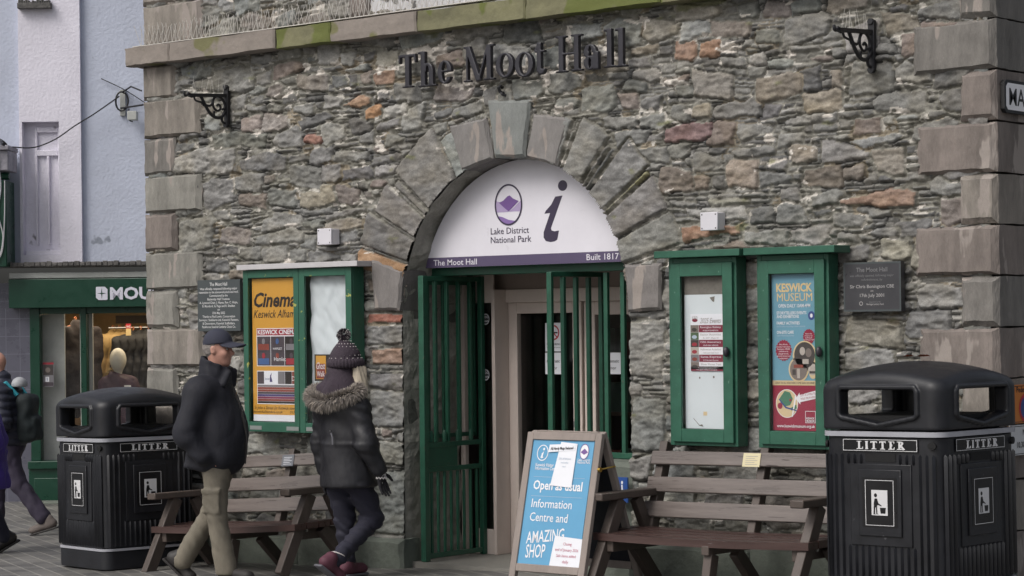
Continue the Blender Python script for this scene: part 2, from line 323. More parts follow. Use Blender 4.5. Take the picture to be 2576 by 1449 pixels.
crop(2250, 450, 1250, [(240, 145, 230, 150, 'g'), (680, 90, 330, 140, 'red2'), (950, 100, 200, 190, 'br'), (1200, 80, 270, 110, 'g'), (390, 255, 260, 120, 'g2'), (600, 235, 200, 120, 'g2'), (830, 320, 220, 140, 'g'), (1100, 410, 240, 210, 'tan4'), (600, 470, 260, 190, 'tan5'), (780, 480, 150, 130, 'tan5'), (1580, 260, 210, 150, 'tan3'), (1730, 440, 290, 180, 'br5'), (1975, 405, 170, 120, 'br5'), (2260, 310, 230, 200, 'tan3'), (1200, 240, 310, 80, 'g'), (930, 475, 120, 110, 'dg'), (1370, 450, 280, 110, 'g'), (2160, 610, 560, 110, 'or4'), (1265, 730, 190, 130, 'dg'), (1480, 710, 220, 160, 'g'), (1730, 705, 160, 80, 'dg'), (870, 850, 430, 120, 'or5'), (1300, 900, 310, 110, 'lg'), (1640, 890, 280, 150, 'g2'), (1920, 770, 250, 120, 'g2'), (2120, 705, 260, 80, 'g'), (2290, 1000, 220, 160, 'tan2'), (1950, 1030, 270, 130, 'dg'), (900, 720, 420, 110, 'lg'), (690, 650, 250, 60, 'g'), (1000, 630, 320, 60, 'moss'), (2180, 870, 240, 70, 'g'), (1000, 970, 280, 70, 'br'), (2170, 150, 440, 80, 'bl')])
for r_ in [(973, 799, 92, 28, 'red3'), (973, 841, 92, 50, 'g'), (978, 895, 80, 38, 'or1'), (978, 960, 92, 40, 'dg'), (980, 1030, 92, 88, 'bl2'), (985, 1140, 90, 60, 'g2'), (985, 1262, 96, 150, 'bl2'), (1630, 877, 84, 135, 'g'), (1632, 1070, 84, 130, 'bl2'), (1630, 790, 90, 24, 'dg'),
           (2330, 640, 60, 80, 'tan2'), (2200, 835, 130, 60, 'tan2'), (2190, 905, 120, 60, 'g'), (2270, 980, 100, 70, 'g2'), (2170, 980, 80, 60, 'lg')]: STONES.append((*r_, r_[0] < 1700))
ARC = (-.112, 1.905); AR = 1.018
VOUS = [(112, 119, 1.33, 'bl'), (119.6, 138.5, 1.45, 'g2'), (139.5, 142, 1.4, 'g'), (143, 152.5, 1.47, 'g'), (153.3, 163, 1.52, 'dg'), (164, 170, 1.5, 'org'),
        (64.6, 68.5, 1.36, 'bl'), (62.6, 64, 1.3, 'bl'), (51, 62, 1.42, 'g2'), (49, 50.5, 1.35, 'g'), (46.6, 48.5, 1.38, 'dg'), (36, 46, 1.5, 'g'), (34, 35.5, 1.45, 'yel'), (23.4, 33.5, 1.48, 'g'), (13.5, 22.8, 1.5, 'g2')]
def arch_r(th): return AR+.016*vn(th*3.1, th*0, .35, 1, 3)
WX0, WX1, WZ0, WZ1 = -3.9, 3.6, -.35, 5.05
def rubble_wall():
    h = .008; nx = int((WX1-WX0)/h)+1; nz = int((WZ1-WZ0)/h)+1
    X, Z = np.meshgrid(np.linspace(WX0, WX1, nx), np.linspace(WZ0, WZ1, nz))
    L = np.zeros(X.shape, np.int32); HH = [0.]; CC = [(150, 145, 135)]; TX = [0.]; TZ = [0.]; CXY = [(0, 0)]
    wob = fb(X, Z, .09, .09, 1)*.018+fb(X, Z, .3, .3, 2)*.02
    def new(hgt, col, cx=0, cz=0, tx=0, tz=0):
        HH.append(hgt); CC.append(col); TX.append(tx); TZ.append(tz); CXY.append((cx, cz)); return len(HH)-1
    def put(cx, cz, w_, d_, col, rectish, must=True):
        x0, x1 = np.searchsorted(X[0], [cx-w_*.75, cx+w_*.75]); z0, z1 = np.searchsorted(Z[:, 0], [cz-d_*.75, cz+d_*.75])
        if x1-x0 < 3 or z1-z0 < 3: return
        sx, sz, sw = X[z0:z1, x0:x1]-cx, Z[z0:z1, x0:x1]-cz, wob[z0:z1, x0:x1]
        S_ = np.full(sx.shape, -9.)
        jit = 4 if rectish else 13
        for k in range(4):
            a = k*PI/2+R(random.uniform(-jit, jit)*(1 if k % 2 else 1.5)); hd = (w_ if k % 2 == 0 else d_)/2
            S_ = np.maximum(S_, math.cos(a)*sx+math.sin(a)*sz-hd*random.uniform(.93, 1.0))
        if not rectish:
            for k in range(4):
                if random.random() < .6:
                    a = math.atan2(w_, d_)*1.0; a = (a, PI-a, PI+a, -a)[k]+R(random.uniform(-14, 14)); hd = abs(math.cos(a))*w_/2+abs(math.sin(a))*d_/2
                    S_ = np.maximum(S_, math.cos(a)*sx+math.sin(a)*sz-hd*random.uniform(.78, 1.0))
        m = (S_+sw*(.5 if rectish else 1) < -.003); sub = L[z0:z1, x0:x1]
        if not must and (sub[m] > 0).mean() > .17 if m.any() else True: return
        j = random.uniform(-7, 7); i = new(random.uniform(.007, .02), tuple(c+j+random.uniform(-1, 1) for c in col), cx, cz, random.uniform(-.05, .05), random.uniform(-.07, .05))
        sub[m & (sub == 0)] = i
    rr = np.hypot(X-ARC[0], Z-ARC[1]); th = np.degrees(np.arctan2(Z-ARC[1], X-ARC[0]))
    thw = th+wob*9/np.maximum(rr, .3)
    for a, b, ro, c in VOUS:
        i = new(random.uniform(.018, .03), tuple(q+random.uniform(-1.5, 1.5) for q in PAL[c]), 0, 0)
        L[(thw > a) & (thw < b) & (rr > .9) & (rr+wob < ro) & (L == 0)] = i
    ringgap = (rr > .9) & (rr < 1.36) & (th > 12) & (th < 172) & (L == 0)
    seg = np.floor(thw/1.3).astype(int)
    for k in range(8, 135):
        m = ringgap & (seg == k)
        if m.any(): L[m] = new(random.uniform(.01, .026), (lambda k_: tuple(q+k_ for q in PAL['g']))(random.uniform(-10, 8)))
    for u, v, w_, h_, c, rc in STONES:
        p = onY(u, v); a = onY(u-w_/2, v); b = onY(u+w_/2, v); t_ = onY(u, v-h_/2); q = onY(u, v+h_/2)
        put(p.x, p.z, (b.x-a.x)*1.12, (t_.z-q.z)*1.12, PAL[c], rc)
    kinds = ['g']*5+['g2']*4+['dg']*3+['lg', 'lg2', 'br2', 'br3', 'tan3', 'bl', 'bl2', 'tan2', 'br']
    for k in range(5600):
        if k < 1800: w_, d_ = random.uniform(.24, .46), random.uniform(.12, .23)
        elif k < 3600: w_, d_ = random.uniform(.15, .28), random.uniform(.08, .14)
        else: w_, d_ = random.uniform(.1, .2), random.uniform(.05, .09)
        put(random.uniform(WX0, WX1), random.uniform(WZ0, WZ1), w_, d_, PAL[random.choice(kinds)], False, False)
    # thin slates laid flat in what is left
    zw = Z+fb(X, Z, .9, .5, 5)*.06+fb(X, Z, .2, .15, 6)*.013; z = WZ0-.2; row = 0
    while z < WZ1+.2:
        t_ = random.choice([.022, .028, .034, .04, .05, .065]); band = (zw >= z) & (zw < z+t_) & (L == 0); z += t_; row += 1
        if not band.any(): continue
        x = WX0-random.random()*.3; sl_ = random.uniform(-.6, .6)
        while x < WX1:
            ln = random.uniform(.07, .42)*(1.25 if t_ < .03 else .8); m = band & (X+sl_*(zw-z) >= x) & (X+sl_*(zw-z) < x+ln); x += ln
            if m.sum() > 8:
                c = PAL[random.choice(kinds[:12]+['g', 'dg', 'lg'])]; j = random.uniform(-12, 6)
                L[m] = new(random.uniform(-.002, .024), tuple(q+j for q in c), x, z, random.uniform(-.04, .04), random.uniform(-.3, .1))
    # distance to the nearest joint, in cells
    E_ = np.zeros(L.shape, bool)
    E_[:, :-1] |= L[:, :-1] != L[:, 1:]; E_[:-1] |= L[:-1] != L[1:]; E_ |= L == 0
    d = np.where(E_, 0, 9.).astype(np.float32)
    for k in range(7):
        q = d.copy(); 
        q[1:] = np.minimum(q[1:], d[:-1]+1); q[:-1] = np.minimum(q[:-1], d[1:]+1); q[:, 1:] = np.minimum(q[:, 1:], d[:, :-1]+1); q[:, :-1] = np.minimum(q[:, :-1], d[:, 1:]+1)
        q[1:, 1:] = np.minimum(q[1:, 1:], d[:-1, :-1]+1.4); q[:-1, :-1] = np.minimum(q[:-1, :-1], d[1:, 1:]+1.4); d = q
    HHn = np.array(HH)[L]; C_ = np.array(CXY)[L]; tx = np.array(TX)[L]; tz = np.array(TZ)[L]
    wide = vn(X, Z, .5, .35, 8) > -.05
    mort = (d < np.where(wide, 1.2, .5)) & ((vn(X, Z, .12, .08, 21) > -.17))
    prof = np.clip((d+.25)/2.3, 0, 1)**.5
    cleft = fb(X+Z*.4, Z, .22, .05, 31, 4)*.014+fb(X, Z, .1, .1, 33, 4)*.012+np.abs(fb(X+Z, Z*1.6-X*.5, .16, .11, 37, 3))*-.024+np.abs(fb(X*.9-Z*.7, Z*1.3+X*.4, .09, .06, 39, 2))*-.014+fb(X, Z, .028, .018, 43, 2)*.006
    cleft = cleft*np.where((rr < 1.5) & (th > 12) & (th < 172), .55, 1); H = (.012+HHn+tx*(X-C_[..., 0])+np.clip(tz*(Z-C_[..., 1]), -.012, .012)+cleft)*prof-.022*(1-prof)
    mh = -.005+fb(X, Z, .05, .04, 41, 4)*.016
    H = np.where(mort, np.maximum(H, mh), H); H = np.clip(H, -.03, .045)
    col = np.array(CC, np.float32)[L]
    drift = fb(X, Z, .05, .03, 51, 4)[..., None]*28+fb(X, Z, .25, .25, 53, 3)[..., None]*16
    warm = np.clip(fb(X, Z, .16, .12, 55, 3)*1.6, -.3, 1)[..., None]*np.array([4, 2, -2])
    col = col+drift+np.where(HHn[..., None] > .006, warm, warm*.5)
    mc = np.array([124, 122, 114])+fb(X, Z, .05, .03, 61, 4)[..., None]*50
    wf = fb(X, Z, .07, .045, 63, 4); rust = vn(X, Z, .2, .2, 65)
    mc = np.where((wf > .31)[..., None], np.array([186, 182, 174]), mc); mc = np.where(((rust > .3) & (wf <= .31))[..., None], mc*np.array([1.04, .99, .93]), mc)
    col = np.where(mort[..., None], mc, np.where((d < .5)[..., None], col*.66, col))
    lime = (fb(X, Z, .16, .1, 71, 4) > .5-.17*np.exp(-((Z-3.62)/.22)**2)*(np.abs(X-.2) < 1.6)-.06*(Z > 3)) & (d < 4)
    col = np.where(lime[..., None], np.array([196, 190, 182])+fb(X, Z, .04, .04, 73)[..., None]*30, col)
    moss = np.clip((fb(X, Z, .22, .1, 75, 4)+.45*np.exp(-((Z-3.85)/.1)**2)*(X > -1)-.56)*5, 0, .6)[..., None]
    col = col*(1-moss)+np.array([112, 114, 80])*moss
    damp = np.clip((.9-Z)/1.0, 0, 1)[..., None]*.16*(1+vn(X, Z, .5, .3, 77)[..., None]); col = col*(1-damp)+np.array([92, 100, 92])*damp
    col = np.clip(col, 20, 235)/255; col = np.where(col <= .04045, col/12.92, ((col+.055)/1.055)**2.4)
    inside = (rr < AR) & (Z >= ARC[1]) | ((X > -1.15) & (X < .925) & (Z < ARC[1]))
    rim = (np.abs(rr-AR) < .0075) & (Z >= ARC[1]-.01); sc = np.where(rim, arch_r(np.radians(th))/np.maximum(rr, .01), 1)
    XX = np.where(rim, ARC[0]+(X-ARC[0])*sc, X); ZZ = np.where(rim, ARC[1]+(Z-ARC[1])*sc, Z)
    XX = np.where(inside & ~rim & (Z < ARC[1]) & (X < -1.138), -1.15, XX)
    idx = np.arange(nx*nz).reshape(nz, nx)
    q = np.stack([idx[:-1, :-1], idx[:-1, 1:], idx[1:, 1:], idx[1:, :-1]], -1).reshape(-1, 4)
    ins = inside.ravel(); q = q[~ins[q].all(1)]
    V = np.stack([XX.ravel(), -H.ravel(), ZZ.ravel()], 1)
    used = np.zeros(len(V), bool); used[q] = True; mp = np.cumsum(used)-1; q = mp[q]; V = V[used]; Cc = col.reshape(-1, 3)[used]
    me = bpy.data.meshes.new('rubble_wall'); me.vertices.add(len(V)); me.vertices.foreach_set('co', V.astype(np.float32).ravel())
    me.loops.add(q.size); me.loops.foreach_set('vertex_index', q.ravel().astype(np.int32)); me.polygons.add(len(q))
    me.polygons.foreach_set('loop_start', np.arange(0, q.size, 4, dtype=np.int32)); me.polygons.foreach_set('loop_total', np.full(len(q), 4, np.int32)); me.update(calc_edges=True)
    at = me.attributes.new('col', 'FLOAT_COLOR', 'POINT'); at.data.foreach_set('color', np.concatenate([Cc, np.ones((len(Cc), 1))], 1).astype(np.float32).ravel())
    me.polygons.foreach_set('use_smooth', [True]*len(me.polygons)); me.validate()
    return me
def attr_mat(name, rough=.9, bs=90, amp=.22):
    m = bpy.data.materials.new(name); m.use_nodes = True; n = m.node_tree.nodes; L = m.node_tree.links; b = n['Principled BSDF']
    at = n.new('ShaderNodeAttribute'); at.attribute_name = 'col'; tc = n.new('ShaderNodeTexCoord')
    nz = n.new('ShaderNodeTexNoise'); nz.inputs['Scale'].default_value = bs; nz.inputs['Detail'].default_value = 5; L.new(tc.outputs['Object'], nz.inputs[0])
    mr = n.new('ShaderNodeMapRange'); mr.inputs['From Min'].default_value = .25; mr.inputs['From Max'].default_value = .75; mr.inputs['To Min'].default_value = 1-amp; mr.inputs['To Max'].default_value = 1+amp; L.new(nz.outputs['Fac'], mr.inputs['Value'])
    mx = n.new('ShaderNodeMix'); mx.data_type = 'RGBA'; mx.blend_type = 'MULTIPLY'; mx.inputs['Factor'].default_value = 1; L.new(at.outputs['Color'], mx.inputs[6]); L.new(mr.outputs[0], mx.inputs[7])
    L.new(mx.outputs[2], b.inputs['Base Color']); b.inputs['Roughness'].default_value = rough; b.inputs['Specular IOR Level'].default_value = .3
    bp = n.new('ShaderNodeBump'); bp.inputs['Distance'].default_value = .004; bp.inputs['Strength'].default_value = .7; L.new(nz.outputs['Fac'], bp.inputs['Height']); L.new(bp.outputs[0], b.inputs['Normal'])
    MATS[name] = m; return m
attr_mat('rubble_stone')
mesh_obj('rubble_wall', rubble_wall(), 'rubble_stone', hall, sharp=0)
# body behind the face: core walls, so that the building is solid from the side
mat('core_stone', (104, 103, 98), .95, var=.25, vs=5, bump=.5, bs=14, bd=.03)
mb = MB(); mb.box((-3.93, .06, -.4), (-1.16, .6, 5.05)); mb.box((.94, .06, -.4), (3.6, .6, 5.05))
mb.build('core_wall', 'core_stone', hall)
mb = MB(); n = 24; pts = [(ARC[0]+1.04*math.cos(PI*i/n), ARC[1]+1.04*math.sin(PI*i/n)) for i in range(n+1)]
for i in range(n):
    a, b = pts[i], pts[i+1]
    mb.add([(a[0], .06, a[1]), (b[0], .06, b[1]), (b[0], .06, 5.05), (a[0], .06, 5.05), (a[0], .6, a[1]), (b[0], .6, b[1]), (b[0], .6, 5.05), (a[0], .6, 5.05)], [(0, 1, 2, 3), (7, 6, 5, 4), (2, 6, 7, 3)])
mb.build('core_wall', 'core_stone', hall)
# long side walls and flat top of the hall
mb = MB(); mb.box((3.0, .62, -.4), (3.6, 16, 5.05)); mb.box((-3.93, .62, -.4), (-3.3, 16, 5.05)); mb.box((-3.3, 15.4, -.4), (3.0, 16, 5.05)); mb.box((-3.9, .03, 5.055), (3.58, 16, 5.2)); mb.build('side_wall', 'core_stone', hall)
# soffit and reveals of the archway
def reveal():
    vs = []; fs = []; na, ny = 90, 14
    prof = [(-1.15, z) for z in np.linspace(-.3, 1.9, 40)]+[(ARC[0]+arch_r(t)*math.cos(t), ARC[1]+arch_r(t)*math.sin(t)) for t in np.linspace(PI, 0, na)]+[(.925, z) for z in np.linspace(1.9, -.3, 40)]
    for i, (x, z) in enumerate(prof):
        for j in range(ny):
            y = -.004+j*.62/(ny-1); k = float(vn(i*.06, y, .22, .3, 81))*.05+float(vn(i*.06, y, .05, .08, 83))*.02
            nxv, nzv = (-1 if x < -1.1 else 1, 0) if z < 1.9 else ((x-ARC[0]), (z-ARC[1]))
            e = 0 if j == 0 else k; vs.append((x+nxv*e, y, z+nzv*e))
    for i in range(len(prof)-1):
        for j in range(ny-1): fs.append((i*ny+j, i*ny+j+1, (i+1)*ny+j+1, (i+1)*ny+j))
    me = bpy.data.meshes.new('arch_reveal'); me.from_pydata(vs, [], fs); me.update(); return me
mesh_obj('arch_reveal', reveal(), mat('reveal_stone', (150, 148, 140), .95, var=.35, vs=4, bump=.6, bs=12, bd=.03), hall, sharp=0)

# dressed sandstone: quoins with sunk joints
def dressed(name, col, streak=.34, sp=(150, 142, 136), th=.60):
    return mat(name, col, .9, var=streak, vs=4.5, bump=.5, bs=60, bd=.006, stretch=(1.6, 1.6, .4), spec=.3, speck=(sp, 5, th))
QC = [dressed('sandstone_%s' % a, c) for a, c in (('buff', (132, 126, 119)), ('grey', (130, 128, 122)), ('pink', (123, 115, 110)), ('ash', (117, 114, 110)))]
def worn_block(name, poly, y0, y1, m, cham=.034, seed=0):
    """a dressed block: front outline 'poly' (x,z), face at y0, chamfered to y0+cham, body to y1, face roughened"""
    bm = bmesh.new(); n = len(poly); cx = sum(p[0] for p in poly)/n; cz = sum(p[1] for p in poly)/n
    def ring(s_, y):
        out = []
        for a, b in poly:
            l = math.hypot(a-cx, b-cz); k = max(0, (l-s_)/l); out.append(bm.verts.new((cx+(a-cx)*k, y, cz+(b-cz)*k)))
        return out
    r0, r1, r2 = ring(cham*1.3, y0), ring(0, y0+cham), ring(0, y1)
    bm.faces.new(r0); 
    for p, q in ((r0, r1), (r1, r2)):
        for i in range(n): bm.faces.new((p[i], q[i], q[(i+1) % n], p[(i+1) % n]))
    bm.faces.new(r2[::-1]); bmesh.ops.recalc_face_normals(bm, faces=bm.faces)
    bmesh.ops.subdivide_edges(bm, edges=[e for e in bm.edges if e.calc_length() > .05], cuts=7, use_grid_fill=True)
    for v in bm.verts:
        k = float(vn(v.co.x*1.3+v.co.y, v.co.z, .07, .06, seed))*.012+float(vn(v.co.x, v.co.z, .02, .03, seed+3))*.005
        if v.co.y < y1-.03: v.co.y += k; v.co.x += float(vn(v.co.y+v.co.z, v.co.x, .05, .05, seed+7))*.01; v.co.z += float(vn(v.co.x, v.co.y, .06, .05, seed+9))*.01
    me = bpy.data.meshes.new(name); bm.to_mesh(me); bm.free()
    return mesh_obj(name, me, m, hall, sharp=30)
def rc(x0, z0, x1, z1): return [(x0, z0), (x1, z0), (x1, z1), (x0, z1)]
zq = [3.872, 3.582, 3.274, 2.967, 2.667, 2.354, 2.048, 1.738, 1.428, 1.12, .81, .5, .19]
for i in range(len(zq)-1):
    x1 = -3.27 if i % 2 else -3.575
    worn_block('quoin_stone', rc(-3.96, zq[i+1]+.006, x1+random.uniform(-.015, .015), zq[i]-.006), -.045, .3, QC[[0, 0, 3, 1, 2, 1, 1, 0, 1, 0, 1, 0][i]], seed=i)
worn_block('quoin_stone', rc(-3.95, 4.02, -3.25, 4.34), -.045, .3, QC[0], seed=31); worn_block('quoin_stone', rc(-3.95, 4.35, -3.56, 4.7), -.045, .3, QC[0], seed=33)
zr = [3.84, 3.527, 3.222, 2.914, 2.606, 2.30, 1.996, 1.687, 1.38, 1.07, .77, .46, .17]
for i in range(len(zr)-1):
    lng = i % 2 == 1; x0 = 3.113 if lng else 3.409
    o = worn_block('quoin_stone', rc(x0+random.uniform(-.012, .012), zr[i+1]+.006, 3.66, zr[i]-.006), -.045, .42 if lng else .75, QC[[3, 3, 2, 2, 0, 2, 3, 2, 0, 2, 0, 2][i]], seed=50+i)
worn_block('quoin_stone', rc(3.12, 3.853, 3.66, 4.2), -.045, .42, QC[3], seed=90)
# string course, weathered and mossy
mat('string_course', (134, 126, 119), .9, var=.2, vs=4, bump=.4, bs=20, bd=.008, speck=((112, 110, 78), 2.2, .62))
mat('string_course_moss', (114, 112, 86), .92, var=.3, vs=4, bump=.4, bs=20, bd=.008, speck=((98, 104, 56), 2.6, .5))
xs = [-4.04, -3.5, -2.3, -1.72, -.85, .16+.9*0, 1.3, 2.2, 3.76]
for i in range(len(xs)-1):
    o = worn_block('string_course_stone', rc(xs[i]+.003, 3.862-.004*i, xs[i+1]-.003, 4.008-.004*i), -.15-.004*(i % 2), .1, 'string_course_moss' if i in (2, 4, 5, 6) else 'string_course', cham=.012, seed=100+i)
# dressed arch stones and imposts
KC = [dressed('voussoir_%s' % a, c, .2) for a, c in (('blue', (124, 127, 125)), ('mauve', (126, 123, 121)), ('impost', (120, 116, 114)))]
worn_block('keystone', [(-.232, 2.91), (.037, 2.9), (.1, 3.3), (-.296, 3.325)], -.04, .34, KC[0], cham=.022, seed=120)
worn_block('arch_stone', [(-.546, 2.832), (-.25, 2.907), (-.312, 3.2), (-.66, 3.165)], -.036, .34, KC[1], cham=.02, seed=121)
worn_block('arch_stone', [(.05, 2.902), (.325, 2.822), (.436, 3.15), (.118, 3.2)], -.036, .34, KC[1], cham=.02, seed=122)
worn_block('impost_stone', [(-1.155, 1.85), (-1.11, 2.14), (-1.43, 2.23), (-1.41, 1.85)], -.05, .3, KC[2], cham=.02, seed=123)
worn_block('impost_stone', [(.93, 1.81), (1.2, 1.82), (1.21, 2.13), (.905, 2.13)], -.05, .3, KC[2], cham=.02, seed=124)
# plinth course
mat('plinth_stone', (100, 106, 98), .92, var=.3, vs=4, bump=.5, bs=18, bd=.01)
for a, b in ((-3.98, -3.2), (-3.2, -2.2), (-2.2, -1.62), (-1.62, -1.1), (.93, 1.9), (1.9, 2.9), (2.9, 3.7)):
    worn_block('plinth_stone', rc(a+.004, -.4, b-.004, .22+gz((a+b)/2)), -.1, .1, 'plinth_stone', cham=.03, seed=int(a*10)+160)
# pale window above the string course
mat('window_paint', (196, 196, 198), .6)
mb = MB(); mb.box((-1.42, -.02, 4.0), (.55, .08, 5.0)); mb.build('upper_window', 'window_paint', hall, bevel=.006)
worn_block('window_jamb_stone', rc(-1.62, 4.02, -1.43, 4.6), -.05, .2, QC[2], seed=171); worn_block('window_jamb_stone', rc(.56, 4.0, .75, 4.6), -.05, .2, QC[2], seed=172)
# ================================================================ DOORWAY
GREEN = (42, 90, 72)
mat('gate_paint', (32, 80, 62), .45, var=.24, vs=9, bump=.15, bs=60, speck=((66, 74, 62), 30, .70))
mat('green_paint', GREEN, .5, var=.2, vs=9, bump=.16, bs=60, bd=.002, speck=((84, 120, 104), 26, .70))
mat('green_paint_worn', GREEN, .55, var=.14, vs=5, bump=.15, bs=40, bd=.002, speck=((164, 166, 88), 16, .66))
mat('cream_paint', (200, 187, 179), .5, var=.06, bump=.05); mat('brown_paint', (150, 136, 128), .6, var=.08, bump=.05)
mat('dark_room', (120, 112, 106), .9, bump=0); mat('door_sill', (120, 118, 112), .8)
glass('door_glass', .05); glass('shop_glass', .03); glass('board_glass', .03)
flat('black_print', (28, 27, 32)); flat('white_print', (226, 226, 230)); flat('paper', (222, 224, 230)); flat('red_print', (176, 40, 52))
lob = thing('entrance_lobby', 'cream framed glazed entrance doors set back inside the stone archway', 'doorway', (-.1, .85, 0))
B = MB(); B.box((-1.14, .02, -.1), (.92, .86, .012)); B.build('threshold', 'door_sill', lob, True)
B = MB(); B.box((-1.14, .3, 2.17), (.92, .95, 2.23)); B.box((-1.14, .865, 2.0), (.92, .93, 2.17)); B.build('ceiling_panel', 'brown_paint', lob, True, .004)
def wframe(name, x0, x1, z0, z1, t, y0, y1, m='cream_paint', b=None):
    q = MB(); b = b or t
    q.box((x0, y0, z0), (x0+t, y1, z1)); q.box((x1-t, y0, z0), (x1, y1, z1)); q.box((x0+t, y0, z1-t), (x1-t, y1, z1)); q.box((x0+t, y0, z0), (x1-t, y1, z0+b)); return q.build(name, m, lob, True, .004)
B = MB(); B.box((-.9, .70, .012), (-.868, .96, 2.0)); B.build('door_post', 'cream_paint', lob, True, .005)
B = MB(); B.box((-.868, .83, 1.9), (.9, .96, 2.0)); B.build('door_head', 'cream_paint', lob, True, .005)
d1 = wframe('door', -.866, -.17, .014, 1.9, .083, .86, .91, b=.16); d2 = wframe('door', -.16, .53, .014, 1.9, .1, .88, .93, b=.16)
wframe('side_frame', .535, .92, .014, 1.9, .06, .86, .91)
for p, (a, b, y) in ((d1, (-.783, -.253, .885)), (d2, (-.06, .43, .905)), (lob, (.595, .86, .885))):
    q = MB(); q.box((a, y-.003, .17), (b, y+.003, 1.8)); q.build('pane', 'door_glass', p, True)
q = MB(); q.tube([(-.22, .855, .98), (-.22, .835, .98), (-.22, .835, 1.02)], .012); q.build('door_handle', mat('steel', (150, 150, 152), .3, 1, bump=0), d1, True)
side = MB(); side.box((-1.145, .62, .012), (-1.1, .66, 2.17)); side.box((-1.1, .725, .012), (-.9, .745, .2)); side.box((-1.1, .725, 1.9), (-.9, .745, 2.17)); side.build('side_frame', 'cream_paint', lob, True, .003)
q = MB(); q.box((-1.1, .733, .2), (-.9, .737, 1.9)); q.build('pane', 'door_glass', lob, True)
q = MB(); q.box((-2.2, .97, -.05), (1.9, 4.5, 0)); q.box((-2.2, 4.5, 0), (1.9, 4.6, 2.6)); q.box((-2.3, .97, 0), (-2.2, 4.5, 2.6)); q.box((1.9, .97, 0), (2.0, 4.5, 2.6)); q.box((-2.2, .97, 2.5), (1.9, 4.5, 2.6)); q.build('room_lining', 'dark_room', lob, True)
# things seen dimly through the glass
mat('shelf_wood', (78, 66, 56), .7); shf = thing('display_shelf', 'dim display shelf with boxed goods seen through the glazed entrance door', 'shelf', (-.5, 2.2, 0))
q = MB()
for z in (.1, .55, 1.0, 1.45): q.box((-.95, 2.1, z), (.2, 2.5, z+.03))
q.box((-.98, 2.1, 0), (-.95, 2.5, 1.7)); q.box((.2, 2.1, 0), (.23, 2.5, 1.7)); q.build('shelf_frame', 'shelf_wood', shf, True)
q = MB(); 
for z in (.13, .58, 1.03, 1.48):
    x = -.9
    while x < .1: w_ = random.uniform(.06, .16); q.box((x, 2.15, z), (x+w_, 2.4, z+random.uniform(.12, .28)), random.randint(0, 2)); x += w_+random.uniform(.02, .08)
q.build('goods', [flat('goods_red', (110, 60, 52)), flat('goods_cream', (140, 132, 118)), flat('goods_green', (64, 84, 74))], shf, True)
# notices on the glass
def notice(u0, u1, v0, v1, Y, label, draw, name='door_notice', cat='notice'):
    a = onY(u0, v1, Y); b = onY(u1, v0, Y); P = Panel((a.x, Y, a.z)); P.base(0, 0, b.x-a.x, b.z-a.z, .002, 'paper'); draw(P, b.x-a.x, b.z-a.z)
    o = P.build(name, None); tag(o, label, cat); return o
def auto(P, w_, h_): P.text('Automatic', w_/2, h_*.54, h_*.15, 'black_print', w=w_*.82); P.text('Door', w_/2, h_*.22, h_*.15, 'black_print')
notice(1372, 1412, 887, 941, .872, 'white automatic door notice on the left glass door leaf below the no smoking sign', auto)
notice(1519, 1561, 887, 941, .872, 'white automatic door notice on the right hand glass behind the green grille', auto)
def nosmoke(P, w_, h_):
    P.ring(w_/2, h_*.66, w_*.36, w_*.36, w_*.07, 'red_print', 2); P.rect(w_*.25, h_*.63, w_*.75, h_*.68, 'black_print', 1)
    c = w_*.34*.7; P.poly([(w_/2-c, h_*.66+c-.006), (w_/2-c+.006, h_*.66+c), (w_/2+c, h_*.66-c+.006), (w_/2+c-.006, h_*.66-c)], 'red_print', 3)
    P.text('NO SMOKING', w_/2, h_*.22, h_*.07, 'black_print', w=w_*.8); P.text('It is against the law to smoke', w_/2, h_*.12, h_*.04, 'black_print', w=w_*.8)
notice(1372, 1413, 812, 884, .872, 'grey and white no smoking sign with a red ring on the glass door', nosmoke, 'no_smoking_sign', 'sign')
for v, lab in ((803, 'upper round black dog friendly sticker on the narrow side pane'), (943, 'lower round black dog friendly sticker on the narrow side pane')):
    p = onY(1222, v, .72); P = Panel((p.x, .72, p.z)); P.ell(0, 0, .04, .045, 'black_print', 1); P.ring(0, 0, .036, .04, .004, 'white_print', 2); P.text('DOG', 0, .008, .016, 'white_print', 3 and None); P.text('friendly', 0, -.02, .014, 'white_print'); o = P.build('dog_sticker'); tag(o, lab, 'sticker', 'stickers on the side pane')
# arched sign
flat('sign_white', (218, 216, 224), .35); flat('sign_purple', (84, 74, 102), .4); flat('sign_dark', (58, 50, 72), .4); flat('lilac', (168, 152, 188), .4); flat('violet', (112, 82, 142), .4); flat('violet2', (132, 106, 164), .4)
SG = thing('arched_sign', 'white half round visitor sign filling the head of the stone arch', 'sign', (ARC[0], .18, 2.158))
P = Panel((ARC[0], .18, 0)); sr = 1.004; zb = 2.158; zt = 2.232
def seg(z0):
    a0 = math.asin((z0-ARC[1])/sr); return [(sr*math.cos(a0+(PI-2*a0)*i/40), ARC[1]+sr*math.sin(a0+(PI-2*a0)*i/40)) for i in range(41)]
P.mb.prism(seg(zb), P.O, P.U, P.V, -.03, 0, P.mi('sign_white')); P.build('sign_panel', SG)
def pp(u, v, Y=.18, ox=ARC[0]): p = onY(u, v, Y); return (p.x-ox, p.z)
P = Panel((ARC[0], .18, 0)); q = lambda z: math.sqrt(sr*sr-(z-ARC[1])**2)
P.poly([(-q(zb), zb), (q(zb), zb), (q(zt), zt), (-q(zt), zt)], 'sign_purple', 1)
a, b = pp(1091, 665), pp(1200, 662); P.text('The Moot Hall', (a[0]+b[0])/2, zb+.016, .042, 'sign_white', w=b[0]-a[0], bold=.004)
